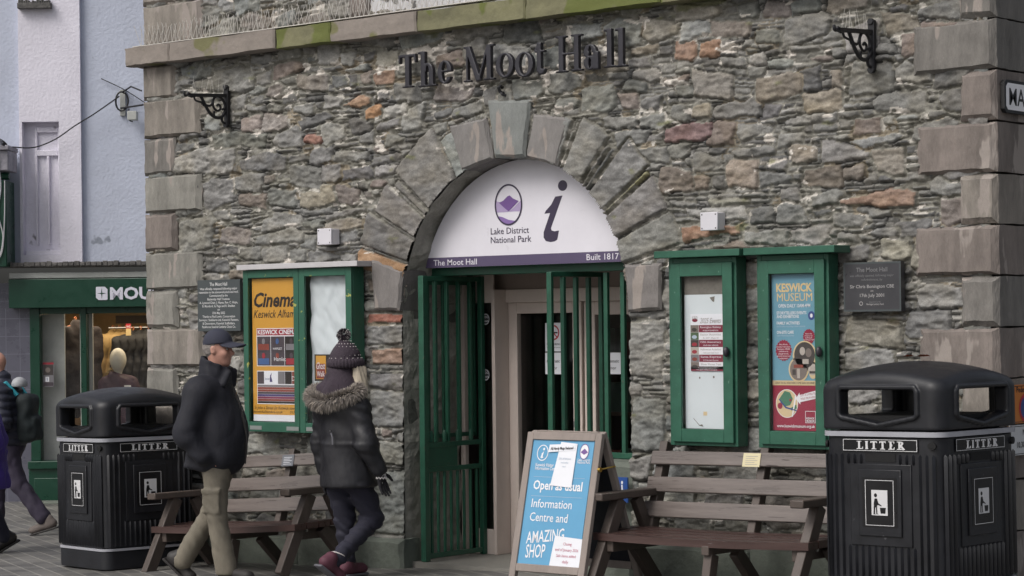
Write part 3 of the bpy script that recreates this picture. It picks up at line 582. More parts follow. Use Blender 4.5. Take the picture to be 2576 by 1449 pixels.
a, b = pp(1476, 650), pp(1557, 648); P.text('Built 1817', (a[0]+b[0])/2, zb+.018, .042, 'sign_white', w=b[0]-a[0], bold=.004); P.build('purple_band', SG)
P = Panel((ARC[0], .18, 0)); c = pp(1279.5, 515); rx, rz = .128, .148
P.ring(c[0], c[1], rx, rz, .012, 'sign_dark', 4, 48)
def in_ell(pts, m, l):   # clip to the oval by pulling points in
    out = []
    for x, z in pts:
        k = math.hypot(x/(rx-.006), z/(rz-.006)); k = max(1, k); out.append((c[0]+x/k, c[1]+z/k))
    P.poly(out, m, l)
in_ell([(-.118, .03), (-.07, .02), (-.02, -.03), (0, -.05), (.05, -.02), (.118, .03), (.122, -.02), (.12, -.055), (.05, -.05), (-.05, -.052), (-.12, -.055), (-.124, -.01)], 'lilac', 1)
in_ell([(-.09, .018), (-.05, .03), (-.01, .06), (.012, .066), (.04, .044), (.095, .022), (.04, -.02), (0, -.048), (-.04, -.02)], 'violet', 2)
in_ell([(-.106, -.08), (-.06, -.085), (0, -.108), (.07, -.122), (.05, -.14), (0, -.15), (-.06, -.135)], 'violet2', 2)
a, b = pp(1235, 590), pp(1331, 587); P.text('Lake District', (a[0]+b[0])/2, a[1], .045, 'sign_dark', w=b[0]-a[0], bold=.004)
a, b = pp(1235, 612), pp(1337, 609); P.text('National Park', (a[0]+b[0])/2, a[1], .045, 'sign_dark', w=b[0]-a[0], bold=.004); P.build('park_emblem', SG)
P = Panel((ARC[0], .18, 0)); Z5 = lambda x, y: pp((1300+x*.5047)*.67083, (500+y*.5047)*.67083)
d = Z5(1605, 388); P.ell(d[0], d[1], .0415, .0375, 'sign_dark', 1)
P.poly([Z5(*t) for t in [(1550, 470), (1604, 462), (1518, 705), (1524, 722), (1545, 728), (1578, 722), (1565, 790), (1545, 803), (1515, 808), (1480, 800), (1464, 775), (1464, 735), (1512, 592), (1470, 598), (1480, 575), (1520, 530)]], 'sign_dark', 1); P.build('information_letter', SG)
q = MB(); q.box((-1.12, .27, 2.1), (.9, .38, 2.165)); tag(q.build('gate_lintel', 'gate_paint', None, bevel=.004), 'dark green beam across the archway under the white sign', 'beam')
# gates
def gate(name, label, X, Y0, Y1, second):
    t = thing(name, label, 'gate', (X, Y0, 0)); zt = 2.1; P_ = lambda y, z, x=X: (x, y, z)
    q = MB(); q.bar(P_(Y0, .015), P_(Y0, zt), .05, .05, up=(0, 1, 0)); q.bar(P_(Y1, .015), P_(Y1, zt), .04, .04, up=(0, 1, 0))
    for z in (zt-.02, .86, .68, .05): q.bar(P_(Y0+.026, z), P_(Y1-.021, z), .025, .035)
    q.build('gate_frame', 'gate_paint', t, True, .003)
    n = 4
    for k in range(n): y = Y0+(Y1-Y0)*(k+1)/(n+1); q = MB(); q.bar(P_(y, .88), P_(y, zt-.04), .03, .024, up=(0, 1, 0)); q.build('bar', 'gate_paint', t, True, .003)
    n = 8
    for k in range(n): y = Y0+(Y1-Y0)*(k+1)/(n+1); q = MB(); q.bar(P_(y, .07), P_(y, .66), .02, .018, up=(0, 1, 0)); q.build('bar', 'gate_paint', t, True, .003)
    q = MB(); q.box((X-.006, Y0+.027, .7), (X+.006, Y0+(Y1-Y0)*.55, .842)); q.build('lock_plate', 'gate_paint', t, True)
    for k in range(4):
        y = Y0+(Y1-Y0)*(k+.5)/4.4; q = MB(); q.tube([P_(y, .88), P_(y, .95), P_(y, .965)], [.016, .016, .006], 8); q.build('finial', 'gate_paint', t, True)
    if second:
        X2 = X-.07; q = MB(); q.bar(P_(Y0+.12, .9, X2), P_(Y0+.12, zt, X2), .03, .03, up=(0, 1, 0))
        for k in range(3): y = Y0+.12+(Y1-Y0-.12)*(k+1)/3; q.bar(P_(y, .9, X2), P_(y, zt-.03, X2), .022, .02, up=(0, 1, 0))
        q.bar(P_(Y0+.13, zt-.05, X2), P_(Y1, zt-.05, X2), .02, .03); q.bar(P_(Y0+.13, .92, X2), P_(Y1, .92, X2), .02, .03); q.build('folded_leaf', 'gate_paint', t, True, .003)
    return t
gate('iron_gate', 'green barred iron gate folded back against the left side of the archway', -1.0, .05, .70, True)
t = thing('iron_gate', 'green barred iron gate leaf standing open behind the advertising board', 'gate', (.15, .1, 0)); q = MB()
pts = [Vector((.15, .1, 0))+(Vector((.215, .6, 0))-Vector((.15, .1, 0)))*k/4 for k in range(5)]
q.bar(pts[0]+Vector((0, 0, 2.085)), pts[4]+Vector((0, 0, 2.085)), .03, .035); q.bar(pts[0]+Vector((0, 0, .06)), pts[4]+Vector((0, 0, .06)), .03, .035)
q.bar(pts[0]+Vector((0, 0, .85)), pts[4]+Vector((0, 0, .85)), .02, .03); q.build('gate_frame', 'gate_paint', t, True, .003)
for i, p in enumerate(pts): q = MB(); q.bar(p+Vector((0, 0, .015)), p+Vector((0, 0, 2.1 if i in (0, 4) else 2.065)), .042 if i == 0 else .032, .03, up=(0, 1, 0)); q.build('bar', 'gate_paint', t, True, .003)
t = thing('window_grille', 'fixed green upright grille bars above the low stone ledge right of the doors', 'grille', (.65, .3, .81))
for x in (.492, .637, .785): q = MB(); q.bar((x, .3, .83), (x, .3, 2.09), .034, .03, up=(0, 1, 0)); q.build('bar', 'gate_paint', t, True, .003)
q = MB(); q.box((.42, .28, .8), (.92, .33, .84)); q.build('bottom_rail', 'gate_paint', t, True, .003)
worn_block('door_ledge_stone', rc(.44, -.1, .93, .795), .02, .8, 'plinth_stone', cham=.03, seed=201)

# ================================================================ THINGS FIXED TO THE WALL
def ser(W, h, parts):   # 2-D distance to a union of boxes, bars and rings
    def f(x, z):
        D = np.full(x.shape, 9., np.float32)
        for p in parts:
            if p[0] == 'b': cx, cz, hx, hz = (p[1]+p[3])/2, (p[2]+p[4])/2, abs(p[3]-p[1])/2, abs(p[4]-p[2])/2; dx, dz = np.abs(x-cx)-hx, np.abs(z-cz)-hz; q_ = np.hypot(np.maximum(dx, 0), np.maximum(dz, 0))+np.minimum(np.maximum(dx, dz), 0)
            elif p[0] == 'l':
                ax, az, bx, bz, w_ = p[1:]; l = math.hypot(bx-ax, bz-az); ux, uz = (bx-ax)/l, (bz-az)/l; s_ = (x-ax)*ux+(z-az)*uz; n_ = np.abs(-(x-ax)*uz+(z-az)*ux); q_ = np.maximum(n_-w_/2, np.maximum(-s_, s_-l))
            elif p[0] == 'r':
                cx, cz, rx_, rz_, tx, tz = p[1:7]; o_ = (np.hypot((x-cx)/rx_, (z-cz)/rz_)-1)*min(rx_, rz_); i_ = (np.hypot((x-cx)/(rx_-tx), (z-cz)/(rz_-tz))-1)*min(rx_-tx, rz_-tz); q_ = np.maximum(o_, -i_)
                if len(p) > 7:
                    for (bx0, bz0, bx1, bz1) in p[7]: q_ = np.maximum(q_, -np.maximum(np.maximum(bx0-x, x-bx1), np.maximum(bz0-z, z-bz1)))
            elif p[0] == 'd': q_ = (np.hypot((x-p[1])/p[3], (z-p[2])/p[4])-1)*min(p[3], p[4])
            D = np.minimum(D, q_)
        return D
    return f
def glyph(ch, W, H, st, sf=.013):   # serif letter W wide, H high (x-height letters get H as x-height); st stem, sf serif thickness
    s = st; e = s*.62
    if ch == 'T': return [('b', W/2-s/2, 0, W/2+s/2, H), ('b', 0, H-sf*1.5, W, H), ('l', sf*.7, H-.001, sf*.4, H-H*.26, sf*1.2), ('l', W-sf*.7, H-.001, W-sf*.4, H-H*.26, sf*1.2), ('b', W/2-s*1.15, 0, W/2+s*1.15, sf)]
    if ch == 'L': return [('b', e, 0, e+s, H), ('b', 0, 0, W, sf), ('b', 0, H-sf, e*2+s, H), ('l', W-sf*.6, .001, W-sf*.3, H*.3, sf*1.1)]
    if ch == 'I': return [('b', W/2-s/2, 0, W/2+s/2, H), ('b', 0, 0, W, sf), ('b', 0, H-sf, W, H)]
    if ch == 'E': return [('b', e, 0, e+s, H), ('b', 0, 0, W, sf), ('b', 0, H-sf, W*.96, H), ('b', e, H*.5-sf/2, W*.66, H*.5+sf/2), ('b', W*.66-sf, H*.36, W*.66, H*.64), ('l', W-sf*.6, .001, W-sf*.3, H*.3, sf*1.1), ('l', W*.96-sf*.6, H-.001, W*.96-sf*.3, H*.73, sf*1.1)]
    if ch == 'R': return [('b', e, 0, e+s, H), ('b', 0, 0, e*2+s, sf), ('b', 0, H-sf, W*.5, H), ('r', W*.48, H*.745, W*.37, H*.257, s, sf, [(-9, -9, W*.4, 9)]), ('b', e, H*.49, W*.5, H*.49+sf), ('l', W*.46, H*.5, W*.9, 0, s*.95), ('b', W*.74, 0, W*1.04, sf*.9)]
    if ch == 'h': return [('b', e, 0, e+s, H*1.5), ('b', 0, 0, e*2+s, sf), ('l', 0, H*1.44, e+s*.5, H*1.5-.004, sf*1.3), ('b', W-e-s, 0, W-e, H*.66), ('b', W-e*2-s, 0, W, sf), ('r', (e+W-e)/2+s*.1, H*.62, (W-2*e)/2-s*.1, H*.38, s, sf*1.5, [(-9, -9, 9, H*.62)])]
    if ch == 'l': return [('b', e, 0, e+s, H), ('b', 0, 0, e*2+s, sf), ('l', 0, H*.955, e+s*.5, H-.004, sf*1.3)]
    if ch == 'e': return [('r', W/2, H/2, W/2, H/2, s, sf*1.1, [(W*.5, H*.28, 9, H*.5)]), ('b', s*.6, H*.5, W-s*.35, H*.5+sf)]
    if ch == 'o': return [('r', W/2, H/2, W/2, H/2, s, sf*1.1)]
    if ch == 't': return [('b', W*.22, H*.1, W*.22+s*.9, H*1.32), ('b', 0, H-sf*1.1, W, H), ('l', 0, H-sf*.5, W*.22+s*.5, H*1.3, sf*1.2), ('r', W*.22+W*.42, H*.24, W*.42, H*.24, s*.8, sf*1.5, [(-9, H*.24, 9, 9)])]
    if ch == 'M': return [('b', e, 0, e+sf*1.3, H), ('b', 0, 0, e*2+sf*1.3, sf), ('b', 0, H-sf, e+s*.8, H), ('l', e+s*.35, H-.004, W*.5, .002, s*1.02), ('l', W*.5, .002, W-e-s*.7, H-.004, sf*1.3), ('b', W-e-s, 0, W-e, H), ('b', W-2*e-s, 0, W, sf), ('b', W-e-s, H-sf, W, H)]
    if ch == 'H': return [('b', e, 0, e+s, H), ('b', W-e-s, 0, W-e, H), ('b', e, H*.5-sf/2, W-e, H*.5+sf/2)]+[('b', x, z, x+2*e+s, z+sf) for x in (0, W-2*e-s) for z in (0, H-sf)]
    if ch == 'a': return [('b', W*.62, 0, W*.62+s, H*.7), ('r', W*.4, H*.66, W*.4, H*.34, s, sf*1.2, [(-9, -9, 9, H*.66)]), ('d', s*.55, H*.66, s*.6, s*.6), ('r', W*.38, H*.28, W*.38, H*.28, s, sf*1.1, [(W*.62, -9, 9, 9)]), ('b', W*.36, H*.56-sf*1.1, W*.64, H*.56), ('r', W*.86, H*.16, W*.2, H*.16, s*.7, sf, [(-9, H*.16, 9, 9)])]
def letter(ch, W, H, st, sf, th, res, name, m, parent, x0, y, z0):
    f = ser(W, H, glyph(ch, W, H, st, sf)); top = H*1.55
    S_ = SDF().fun(lambda P_: np.maximum(f(P_[:, 0], P_[:, 2]), np.abs(P_[:, 1])-th/2))
    me = S_.mesh(name, (-.02*W-res*3, -th/2-res*2, -res*3), (W*1.1+res*3, th/2+res*2, top), res); me.transform(Matrix.Translation((x0, y, z0)))
    return mesh_obj(name, me, m, parent, True, sharp=40)
mat('letter_metal', (44, 43, 50), .45, var=.15, bump=.08)
HL = thing('wall_lettering', 'dark raised metal letters reading The Moot Hall above the stone arch', 'lettering', (-.1, -.06, 3.45))
for ch, x0, x1, yb, h_ in (('T', 235, 385, 590, .24), ('h', 405, 560, 580, .17), ('e', 575, 697, 555, .168), ('M', 800, 1068, 537, .25), ('o', 1085, 1240, 503, .175), ('o', 1252, 1412, 497, .175), ('t', 1425, 1512, 472, .168), ('H', 1610, 1838, 455, .25), ('a', 1855, 1995, 433, .175), ('l', 2030, 2112, 410, .262), ('l', 2130, 2213, 404, .262)):
    k = lambda x, y: onY((1400+x*.428)*.67083, (80+y*.428)*.67083, -.085)
    a, b = k(x0, yb), k(x1, yb); letter(ch, b.x-a.x, h_, .042, .013, .036, .0052, 'letter', 'letter_metal', HL, a.x, -.085, a.z)
# notice boards
def board(label, x0, x1, z0, z1, doors, canopy, handles, worn=False, ymid=-.165):
    g_ = 'green_paint_worn' if worn else 'green_paint'
    t = thing('notice_board', label, 'notice board', ((x0+x1)/2, -.03, z0), group='green wooden notice boards on the stone wall'); Y = ymid; q = MB(); k = .035
    q.box((x0, -.03, z0), (x1, -.05, z1)); q.box((x0, Y+.02, z0), (x0+k, -.05, z1)); q.box((x1-k, Y+.02, z0), (x1, -.05, z1)); q.box((x0+k, Y+.02, z0), (x1-k, -.05, z0+k)); q.box((x0+k, Y+.02, z1-k), (x1-k, -.05, z1)); q.build('cabinet', 'green_paint', t, True, .003)
    n = len(doors)
    for (a, b, c, d_, r_, zt_, zb_) in doors:
        q = MB(); q.box((a, Y-.004, c), (a+r_, Y+.018, d_)); q.box((b-r_, Y-.004, c), (b, Y+.018, d_)); q.box((a+r_, Y-.004, d_-zt_), (b-r_, Y+.018, d_)); q.box((a+r_, Y-.004, c), (b-r_, Y+.018, c+zb_)); dr = q.build('door', g_, t, True, .003)
        q = MB(); q.box((a+r_, Y+.004, c+zb_), (b-r_, Y+.008, d_-zt_)); q.build('pane', 'board_glass', dr, True)
        for (hx, hz) in handles:
            if a <= hx <= b:
                S_ = SDF().ell((0, -.012, 0), (.02, .022, .034), .01); me = S_.mesh('handle', (-.05, -.05, -.06), (.05, .03, .06), .005); me.transform(Matrix.Translation((hx, Y-.012, hz))); mesh_obj('handle', me, 'letter_metal', dr, True, sharp=0)
    q = MB(); cx0, cx1, cz, ch, cy, m = canopy; q.box((cx0, cy, cz), (cx1, -.03, cz+ch)); q.build('canopy', m, t, True, .003); return t
flat('backing_paper', (204, 212, 216), .7); mat('old_board', (112, 108, 102), .9, var=.3, vs=9)
mat('canopy_white', (186, 184, 186), .6, var=.08)
board('wide two door green notice board with peeling yellow flecks and a pale top edge', -2.662, -1.512, .94, 2.175, [(-2.662, -2.064, .94, 2.175, .053, .06, .075), (-2.06, -1.512, .94, 2.175, .06, .06, .075)], (-2.7, -1.42, 2.178, .04, -.2, 'canopy_white'), [], True)
board('narrow green notice board nearest the archway holding a mostly bare white sheet', 1.345, 1.875, .935, 2.155, [(1.375, 1.855, .96, 2.12, .075, .085, .085)], (1.28, 1.95, 2.158, .045, -.22, 'green_paint'), [(1.82, 1.545)])
board('narrow green notice board holding the blue and red museum poster beside the plaque', 2.032, 2.562, .935, 2.155, [(2.06, 2.542, .96, 2.12, .072, .085, .085)], (1.98, 2.65, 2.158, .045, -.22, 'green_paint'), [(2.512, 1.545)])
# yellow peeled paint smears come from the worn material; hinges of old tape on the left board
flat('tape', (128, 134, 132)); q = MB()
for x in (-2.6, -2.2, -1.99): q.box((x, -.1735, .955), (x+.13, -.1715, .985))
tag(q.build('tape_strip', 'tape', None), 'grey tape strips along the bottom rail of the wide two door notice board', 'tape')
# posters inside the boards
for n_, c_ in (('poster_orange', (202, 150, 58)), ('poster_ink', (40, 34, 32)), ('poster_red', (150, 44, 56)), ('poster_dark', (70, 62, 68)), ('poster_rust', (130, 62, 50)), ('poster_blue', (64, 92, 140)), ('poster_grey', (120, 118, 122)), ('poster_indigo', (70, 60, 110)), ('poster_magenta', (120, 50, 80)),
               ('museum_blue', (104, 152, 172)), ('museum_gold', (216, 190, 136)), ('museum_red', (140, 30, 58)), ('museum_sand', (206, 186, 146)), ('museum_green', (64, 116, 92)), ('museum_navy', (52, 70, 130)), ('photo_dark', (66, 60, 58)), ('photo_mid', (120, 110, 104)), ('photo_light', (176, 168, 160)), ('maroon', (122, 36, 58)), ('grey_ink', (150, 146, 144)), ('leaf_green', (78, 100, 72)), ('sky_pale', (170, 184, 200))): flat(n_, c_, .5)
Y = -.135; P = Panel((-2.596, Y, 1.02)); W, H = .49, 1.09
P.base(0, 0, W+.03, H, .003, 'paper'); P.rect(.0, .05, W+.03, H, 'poster_orange', 1)
P.text('Cinema', .02, .875, .105, 'poster_ink', w=.46, bold=.03, shear=.25, align='L'); P.text('Keswick Alhambra', .015, .79, .06, 'poster_ink', w=.54, shear=.3, bold=.006, align='L')
P.rect(.045, .42, W+.03, .71, 'white_print', 2); P.rect(.05, .655, W+.03, .705, 'poster_red', 3); P.text('KESWICK CINEMA', .06, .664, .034, 'white_print', w=.42, layer=4, bold=.02, align='L')
cells = ['poster_rust', 'poster_dark', 'poster_grey', 'poster_blue', 'poster_dark', 'poster_red']
for i in range(6):
    x = .052+(i % 3)*.15; z = .535 if i < 3 else .425; P.rect(x, z, x+.145, z+.112, ['poster_dark', 'poster_dark', 'poster_ink'][i % 3], 3)
    P.rect(x+.012, z+.008, x+.13, z+.055, cells[i], 4); P.ell(x+.07, z+.075, .018, .022, cells[(i+2) % 6], 5)
P.text('HAMLET', .275, .545, .018, 'white_print', layer=6); P.text('Hamlet', .3, .46, .03, 'white_print', layer=6)
P.rect(.045, .13, W+.03, .385, 'white_print', 2)
for i in range(6): P.rect(.05+i*.075, .285, .05+i*.075+.072, .38, ['poster_dark', 'paper', 'paper', 'poster_grey', 'poster_ink', 'poster_rust'][i], 3)
P.text('Jurassic', .165, .315, .02, 'poster_blue', w=.07, layer=4); P.poly([(.185, .3), (.215, .3), (.2, .345), (.21, .37), (.19, .35)], 'poster_indigo', 4); P.text('DIE', .46, .31, .035, 'white_print', layer=4)
for i, c_ in enumerate(['poster_grey', 'poster_rust', 'poster_rust', 'poster_dark', 'poster_indigo', 'poster_magenta', 'poster_rust', 'poster_ink']): P.rect(.05, .262-i*.018, W+.03, .278-i*.018, c_, 3)
P.text('St John s Street (in Keswick town centre)', .01, .09, .026, 'poster_ink', w=.56, shear=.3, align='L'); P.text('keswickalhambra.co.uk', .0, .062, .02, 'poster_ink', w=.32, shear=.3, align='L'); P.text('017687 72195', .4, .062, .02, 'poster_ink', w=.2, shear=.2, align='L')
tag(P.build('cinema_poster', None), 'orange cinema poster with film pictures in the left half of the wide notice board', 'poster')
def crumple(name, x0, x1, z0, z1, y, label):
    gm = grid_mesh(name, x0, x1, z0, z1, 40, 70, lambda x, z: 0)
    for v in gm.vertices:
        x, z = v.co.x, v.co.y; k = abs(float(fb(x+z*.35, z-x*.4, .16, .3, 91)))*-.035+abs(float(vn(x-z*.5, z, .07, .2, 93)))*-.012; v.co = (x, y+k+.012, z)
    gm.polygons.foreach_set('use_smooth', [True]*len(gm.polygons)); tag(mesh_obj(name, gm, mat('white_cloth_paper', (206, 214, 218), .65, var=.03, bump=.06, bs=12), None, sharp=0), label, 'paper')
crumple('wrinkled_paper', -2.0, -1.55, 1.0, 2.115, -.1, 'wrinkled plain white sheet lining the right half of the wide notice board')
P = Panel((-1.93, -.138, 1.33)); P.base(0, 0, .2, .2, .002, 'poster_ink'); P.rect(.015, .015, .12, .19, 'poster_orange', 1); P.rect(.02, .02, .115, .13, 'poster_rust', 2); P.text('Ghost', .068, .09, .05, 'white_print', w=.09, layer=3, shear=.2); P.text('Walk', .068, .035, .04, 'white_print', w=.08, layer=3); P.ell(.16, .1, .025, .05, 'poster_grey', 1)
tag(P.build('small_flyer', None), 'small dark and orange flyer low on the wrinkled white sheet', 'flyer')
P = Panel((1.45, -.118, 1.045)); P.base(0, 0, .33, .99, .003, 'old_board'); tag(P.build('bare_backboard', None), 'bare grey backboard strip showing above the white sheet near the archway', 'backboard')
P = Panel((1.452, -.123, 1.046)); P.base(0, 0, .326, .87, .003, 'backing_paper'); P.poly([(.2, .85), (.24, .858), (.235, .82), (.22, .825)], 'old_board', 1); P.poly([(.1, .02), (.14, .012), (.13, .028)], 'old_board', 1); P.poly([(.06, .065), (.064, .066), (.11, .022), (.106, .02)], 'old_board', 1); P.rect(.14, .085, .17, .11, 'museum_sand', 1); P.ell(.115, .33, .006, .007, 'old_board', 1); P.ell(.225, .335, .007, .008, 'old_board', 1)
tag(P.build('white_sheet', None), 'tall plain white sheet with a torn corner in the board nearest the archway', 'sheet')
P = Panel((1.503, -.129, 1.42)); W, H = .252, .37; P.base(0, 0, W, H, .002, 'paper'); P.text('2025 Events', .075, .31, .034, 'grey_ink', w=.165, shear=.35, align='L'); P.ell(.035, .33, .022, .012, 'maroon', 1); P.text('150', .035, .335, .022, 'grey_ink')
rows = ['Ravenglass Railway', 'Easter Activities', '150th Anniversary', 'Halloween Activities', 'Santa Express', 'Winter Warmer Trains']; subs = ['MUSEUM EXHIBITION', '5-27 April', 'STEAM GALA WEEKEND', 'Halloween Half Term', '22 29 November December', '26 December 3 January']
for i in range(6):
    z = .275-i*.048; m = 'maroon' if i % 2 == 0 else 'white_print'; P.rect(.066, z-.024, W, z+.023, m, 1); P.rect(0, z-.024, .064, z+.023, ['photo_mid', 'leaf_green', 'photo_dark', 'photo_light', 'poster_grey', 'photo_mid'][i], 1); P.ell(.03, z-.006, .02, .012, ['photo_dark', 'sky_pale', 'poster_red', 'poster_red', 'poster_rust', 'photo_dark'][i], 2)
    P.text(rows[i], .158, z+.003, .013, 'white_print' if i % 2 == 0 else 'grey_ink', w=.16); P.text(subs[i], .158, z-.017, .009, 'white_print' if i % 2 == 0 else 'grey_ink', w=.12)
P.rect(0, 0, W, .03, 'maroon', 1); P.text('For more information visit', W/2, .017, .008, 'white_print', w=.14); P.text('ravenglass-railway.co.uk/events', W/2, .005, .008, 'white_print', w=.16)
tag(P.build('events_poster', None), 'small maroon and white 2025 events poster pinned on the tall white sheet', 'poster')
P = Panel((2.133, -.13, 1.048)); W, H = .332, .985
P.base(0, 0, W, H, .003, 'museum_blue'); P.rect(0, 0, W, .3, 'museum_red', 1); P.rect(0, .285, W, .315, 'museum_sand', 2)
P.text('KESWICK', .035, .875, .05, 'museum_gold', w=.265, bold=.03, align='L'); P.text('MUSEUM', .04, .815, .05, 'museum_gold', w=.26, align='L'); P.text('OPEN DAILY 10AM-4PM', .05, .775, .021, 'white_print', w=.235, bold=.012, align='L')
P.text('STORYTELLERS EVENTS', .036, .732, .018, 'white_print', w=.22, bold=.015, align='L'); P.text('AND EXHIBITIONS', .036, .709, .018, 'white_print', w=.165, bold=.015, align='L'); P.text('FAMILY ACTIVITIES', .036, .668, .018, 'white_print', w=.17, bold=.015, align='L'); P.text('arts & crafts, storytelling, trails & costumes', .036, .652, .01, 'sky_pale', w=.21, align='L')
P.text('ON-SITE CAFE', .036, .61, .018, 'white_print', w=.125, bold=.015, align='L'); P.text('Open Wednesday-Sunday', .036, .594, .01, 'sky_pale', w=.125, align='L'); P.ell(.292, .722, .025, .028, 'museum_navy', 1); P.ell(.292, .722, .01, .013, 'white_print', 2)
def burst(cx, cy, r_, m):
    P.poly([(cx+(r_ if i % 2 else r_*.88)*math.cos(PI*i/20), cy+(r_ if i % 2 else r_*.88)*1.12*math.sin(PI*i/20)) for i in range(40)], m, 2)
burst(.085, .505, .062, 'museum_red'); burst(.272, .59, .045, 'museum_red')
for i, s_ in enumerate(['Fitz Park', 'Outdoor Amenities', 'fantastic FREE', "children's", 'playground,', 'sports areas and', 'equipment']): P.text(s_, .085, .538-i*.0145, .009, 'white_print', w=min(.1, .0068*len(s_)), layer=4)
for i, s_ in enumerate(['Near the', 'museum for', 'walking &', 'cycling trail']): P.text(s_, .272, .605-i*.0125, .008, 'white_print', w=.0058*len(s_), layer=4)
for (cx, cy, r_) in ((.24, .47, .088), (.195, .385, .074), (.3, .38, .05)): P.ell(cx, cy, min(r_, W-cx), r_*1.08, 'museum_sand', 3)
for (cx, cy, r_, m) in ((.24, .475, .076, 'photo_dark'), (.195, .385, .064, 'photo_mid'), (.298, .385, .034, 'photo_light')): P.ell(cx, cy, r_, r_*1.08, m, 4)
P.ell(.225, .5, .02, .026, 'photo_light', 5); P.ell(.27, .49, .022, .028, 'photo_mid', 5); P.rect(.225, .42, .27, .45, 'photo_light', 5); P.rect(.16, .395, .23, .415, 'poster_rust', 5); P.rect(.185, .33, .205, .39, 'photo_light', 5); P.rect(.275, .36, .32, .375, 'photo_dark', 5); P.rect(.15, .35, .175, .385, 'photo_dark', 5)
P.text('GREAT IN ALL WEATHERS COME RAIN OR SHINE!', W/2, .294, .013, 'photo_dark', w=.29, layer=4)
P.ell(.105, .17, .082, .09, 'white_print', 2); P.ell(.105, .17, .078, .086, 'museum_sand', 3); P.poly([(.05, .2), (.09, .25), (.13, .24), (.15, .2), (.13, .16), (.09, .15), (.06, .17)], 'museum_green', 4); P.poly([(.13, .14), (.175, .165), (.178, .14), (.14, .125)], 'museum_green', 4); P.poly([(.045, .195), (.052, .2), (.1, .15), (.178, .13), (.176, .123), (.095, .14)], 'museum_navy', 5); P.poly([(.14, .085), (.15, .09), (.178, .22), (.168, .225)], 'white_print', 5); P.ell(.055, .155, .018, .02, 'museum_red', 5); P.rect(.125, .185, .14, .2, 'museum_red', 6)
P.poly([(.172, .2), (.2, .24), (.2, .225), (W-.005, .255), (W-.012, .225), (W-.003, .205), (.205, .18), (.205, .165)], 'white_print', 4); P.text('JUST A 5-MINUTE', .262, .222, .014, 'museum_red', w=.11, layer=5, rot=.13); P.text('WALK FROM HERE', .262, .2, .014, 'museum_red', w=.11, layer=5, rot=.13)
P.frame(.24, .05, .315, .125, .003, 'white_print', 3); P.text('KESWICK', .278, .073, .012, 'white_print', w=.06, layer=4, bold=.02); P.text('MUSEUM', .278, .057, .012, 'white_print', w=.056, layer=4, bold=.02); P.text('www.keswickmuseum.org.uk', .17, .02, .019, 'white_print', w=.28, layer=4, bold=.01)
tag(P.build('museum_poster', None), 'tall blue and dark red museum poster in the narrow board beside the slate plaque', 'poster')
# plaques
mat('slate', (66, 72, 74), .55, var=.1, bump=.1); mat('slate_dark', (58, 58, 62), .4, var=.1, bump=.05); flat('plaque_text', (214, 214, 214)); flat('plaque_faint', (112, 112, 114)); flat('plaque_mid', (160, 158, 158))
P = Panel((-3.28, -.075, 1.712)); W, H = .485, .402; P.base(0, 0, W, H, .03, 'slate')
P.text('The Moot Hall', W/2, .355, .026, 'plaque_text', w=.2, bold=.008)
for i, s_ in enumerate(['Was officially reopened following major', 'restoration to the stonework,clock and roof.', 'Commissioned by the', 'Battersby Hall Trustees', 'A. Lywood Chair, J. Hayes, Rev. C. Hope,', 'B. Mumford, G. Page and R. Sheldon', 'on', '27th May 2022', 'Thanks to Paul Lewis, Conservation', 'Surveyor, Stobbarts Ltd, Keswick Painters,', '& Decorators, Keswick Scaffolders,', 'Packhorse Steel & Cumbria Clock Co.']): P.text(s_, W/2, .324-i*.0272, .0175, 'plaque_text', w=min(.45, .0108*len(s_)+.004), bold=.006)
tag(P.build('slate_plaque', None), 'grey slate plaque with white lettering beside the wide notice board', 'plaque')
P = Panel((2.632, -.085, 1.79)); W, H = .405, .305; P.base(0, 0, W, H, .045, 'slate_dark'); P.frame(.0, .0, W, H, .012, 'slate', 1)
P.text('The Moot Hall', W/2, .245, .026, 'plaque_faint', w=.22, bold=.02)
for s_, z, h_, w_, m in (('was officially opened, following major', .215, .014, .31, 'plaque_faint'), ('refurbishment, by', .19, .014, .15, 'plaque_faint'), ('Sir Chris Bonington CBE', .145, .02, .31, 'plaque_mid'), ('on', .122, .012, .02, 'plaque_mid'), ('17th July 2001', .09, .02, .17, 'plaque_mid'), ('Supported by the', .055, .009, .08, 'plaque_faint'), ('Heritage Lottery Fund', .04, .011, .12, 'plaque_mid')): P.text(s_, W/2+(.02 if z < .06 else 0), z, h_, m, w=w_, bold=.01, shear=.2 if 'off' in s_ or 'ref' in s_ else 0)
P.ring(.125, .05, .013, .013, .004, 'plaque_mid', 2); tag(P.build('opening_plaque', None), 'dark slate plaque with faded lettering right of the museum poster board', 'plaque')
# white junction boxes
flat('white_plastic', (206, 204, 210), .4)
def jbox(x0, x1, z0, z1, label):
    t = thing('junction_box', label, 'junction box', ((x0+x1)/2, -.03, z0), group='white junction boxes on the wall'); q = MB(); q.box((x0, -.1, z0), (x1, -.02, z1)); q.build('box', 'white_plastic', t, True, .006)
    q = MB(); q.box((x0-.003, -.116, z0-.003), (x1+.003, -.1025, z1+.003)); l = q.build('lid', 'white_plastic', t, True, .005); q = MB()
    for x in (x0+.012, x1-.012):
        for z in (z0+.012, z1-.012): q.box((x-.004, -.1175, z-.004), (x+.004, -.1155, z+.004))
    q.build('screw', 'black_print', l, True)
jbox(-1.905, -1.765, 2.352, 2.468, 'white square junction box above the wide notice board'); jbox(1.582, 1.712, 2.333, 2.446, 'white square junction box above the narrow green boards')
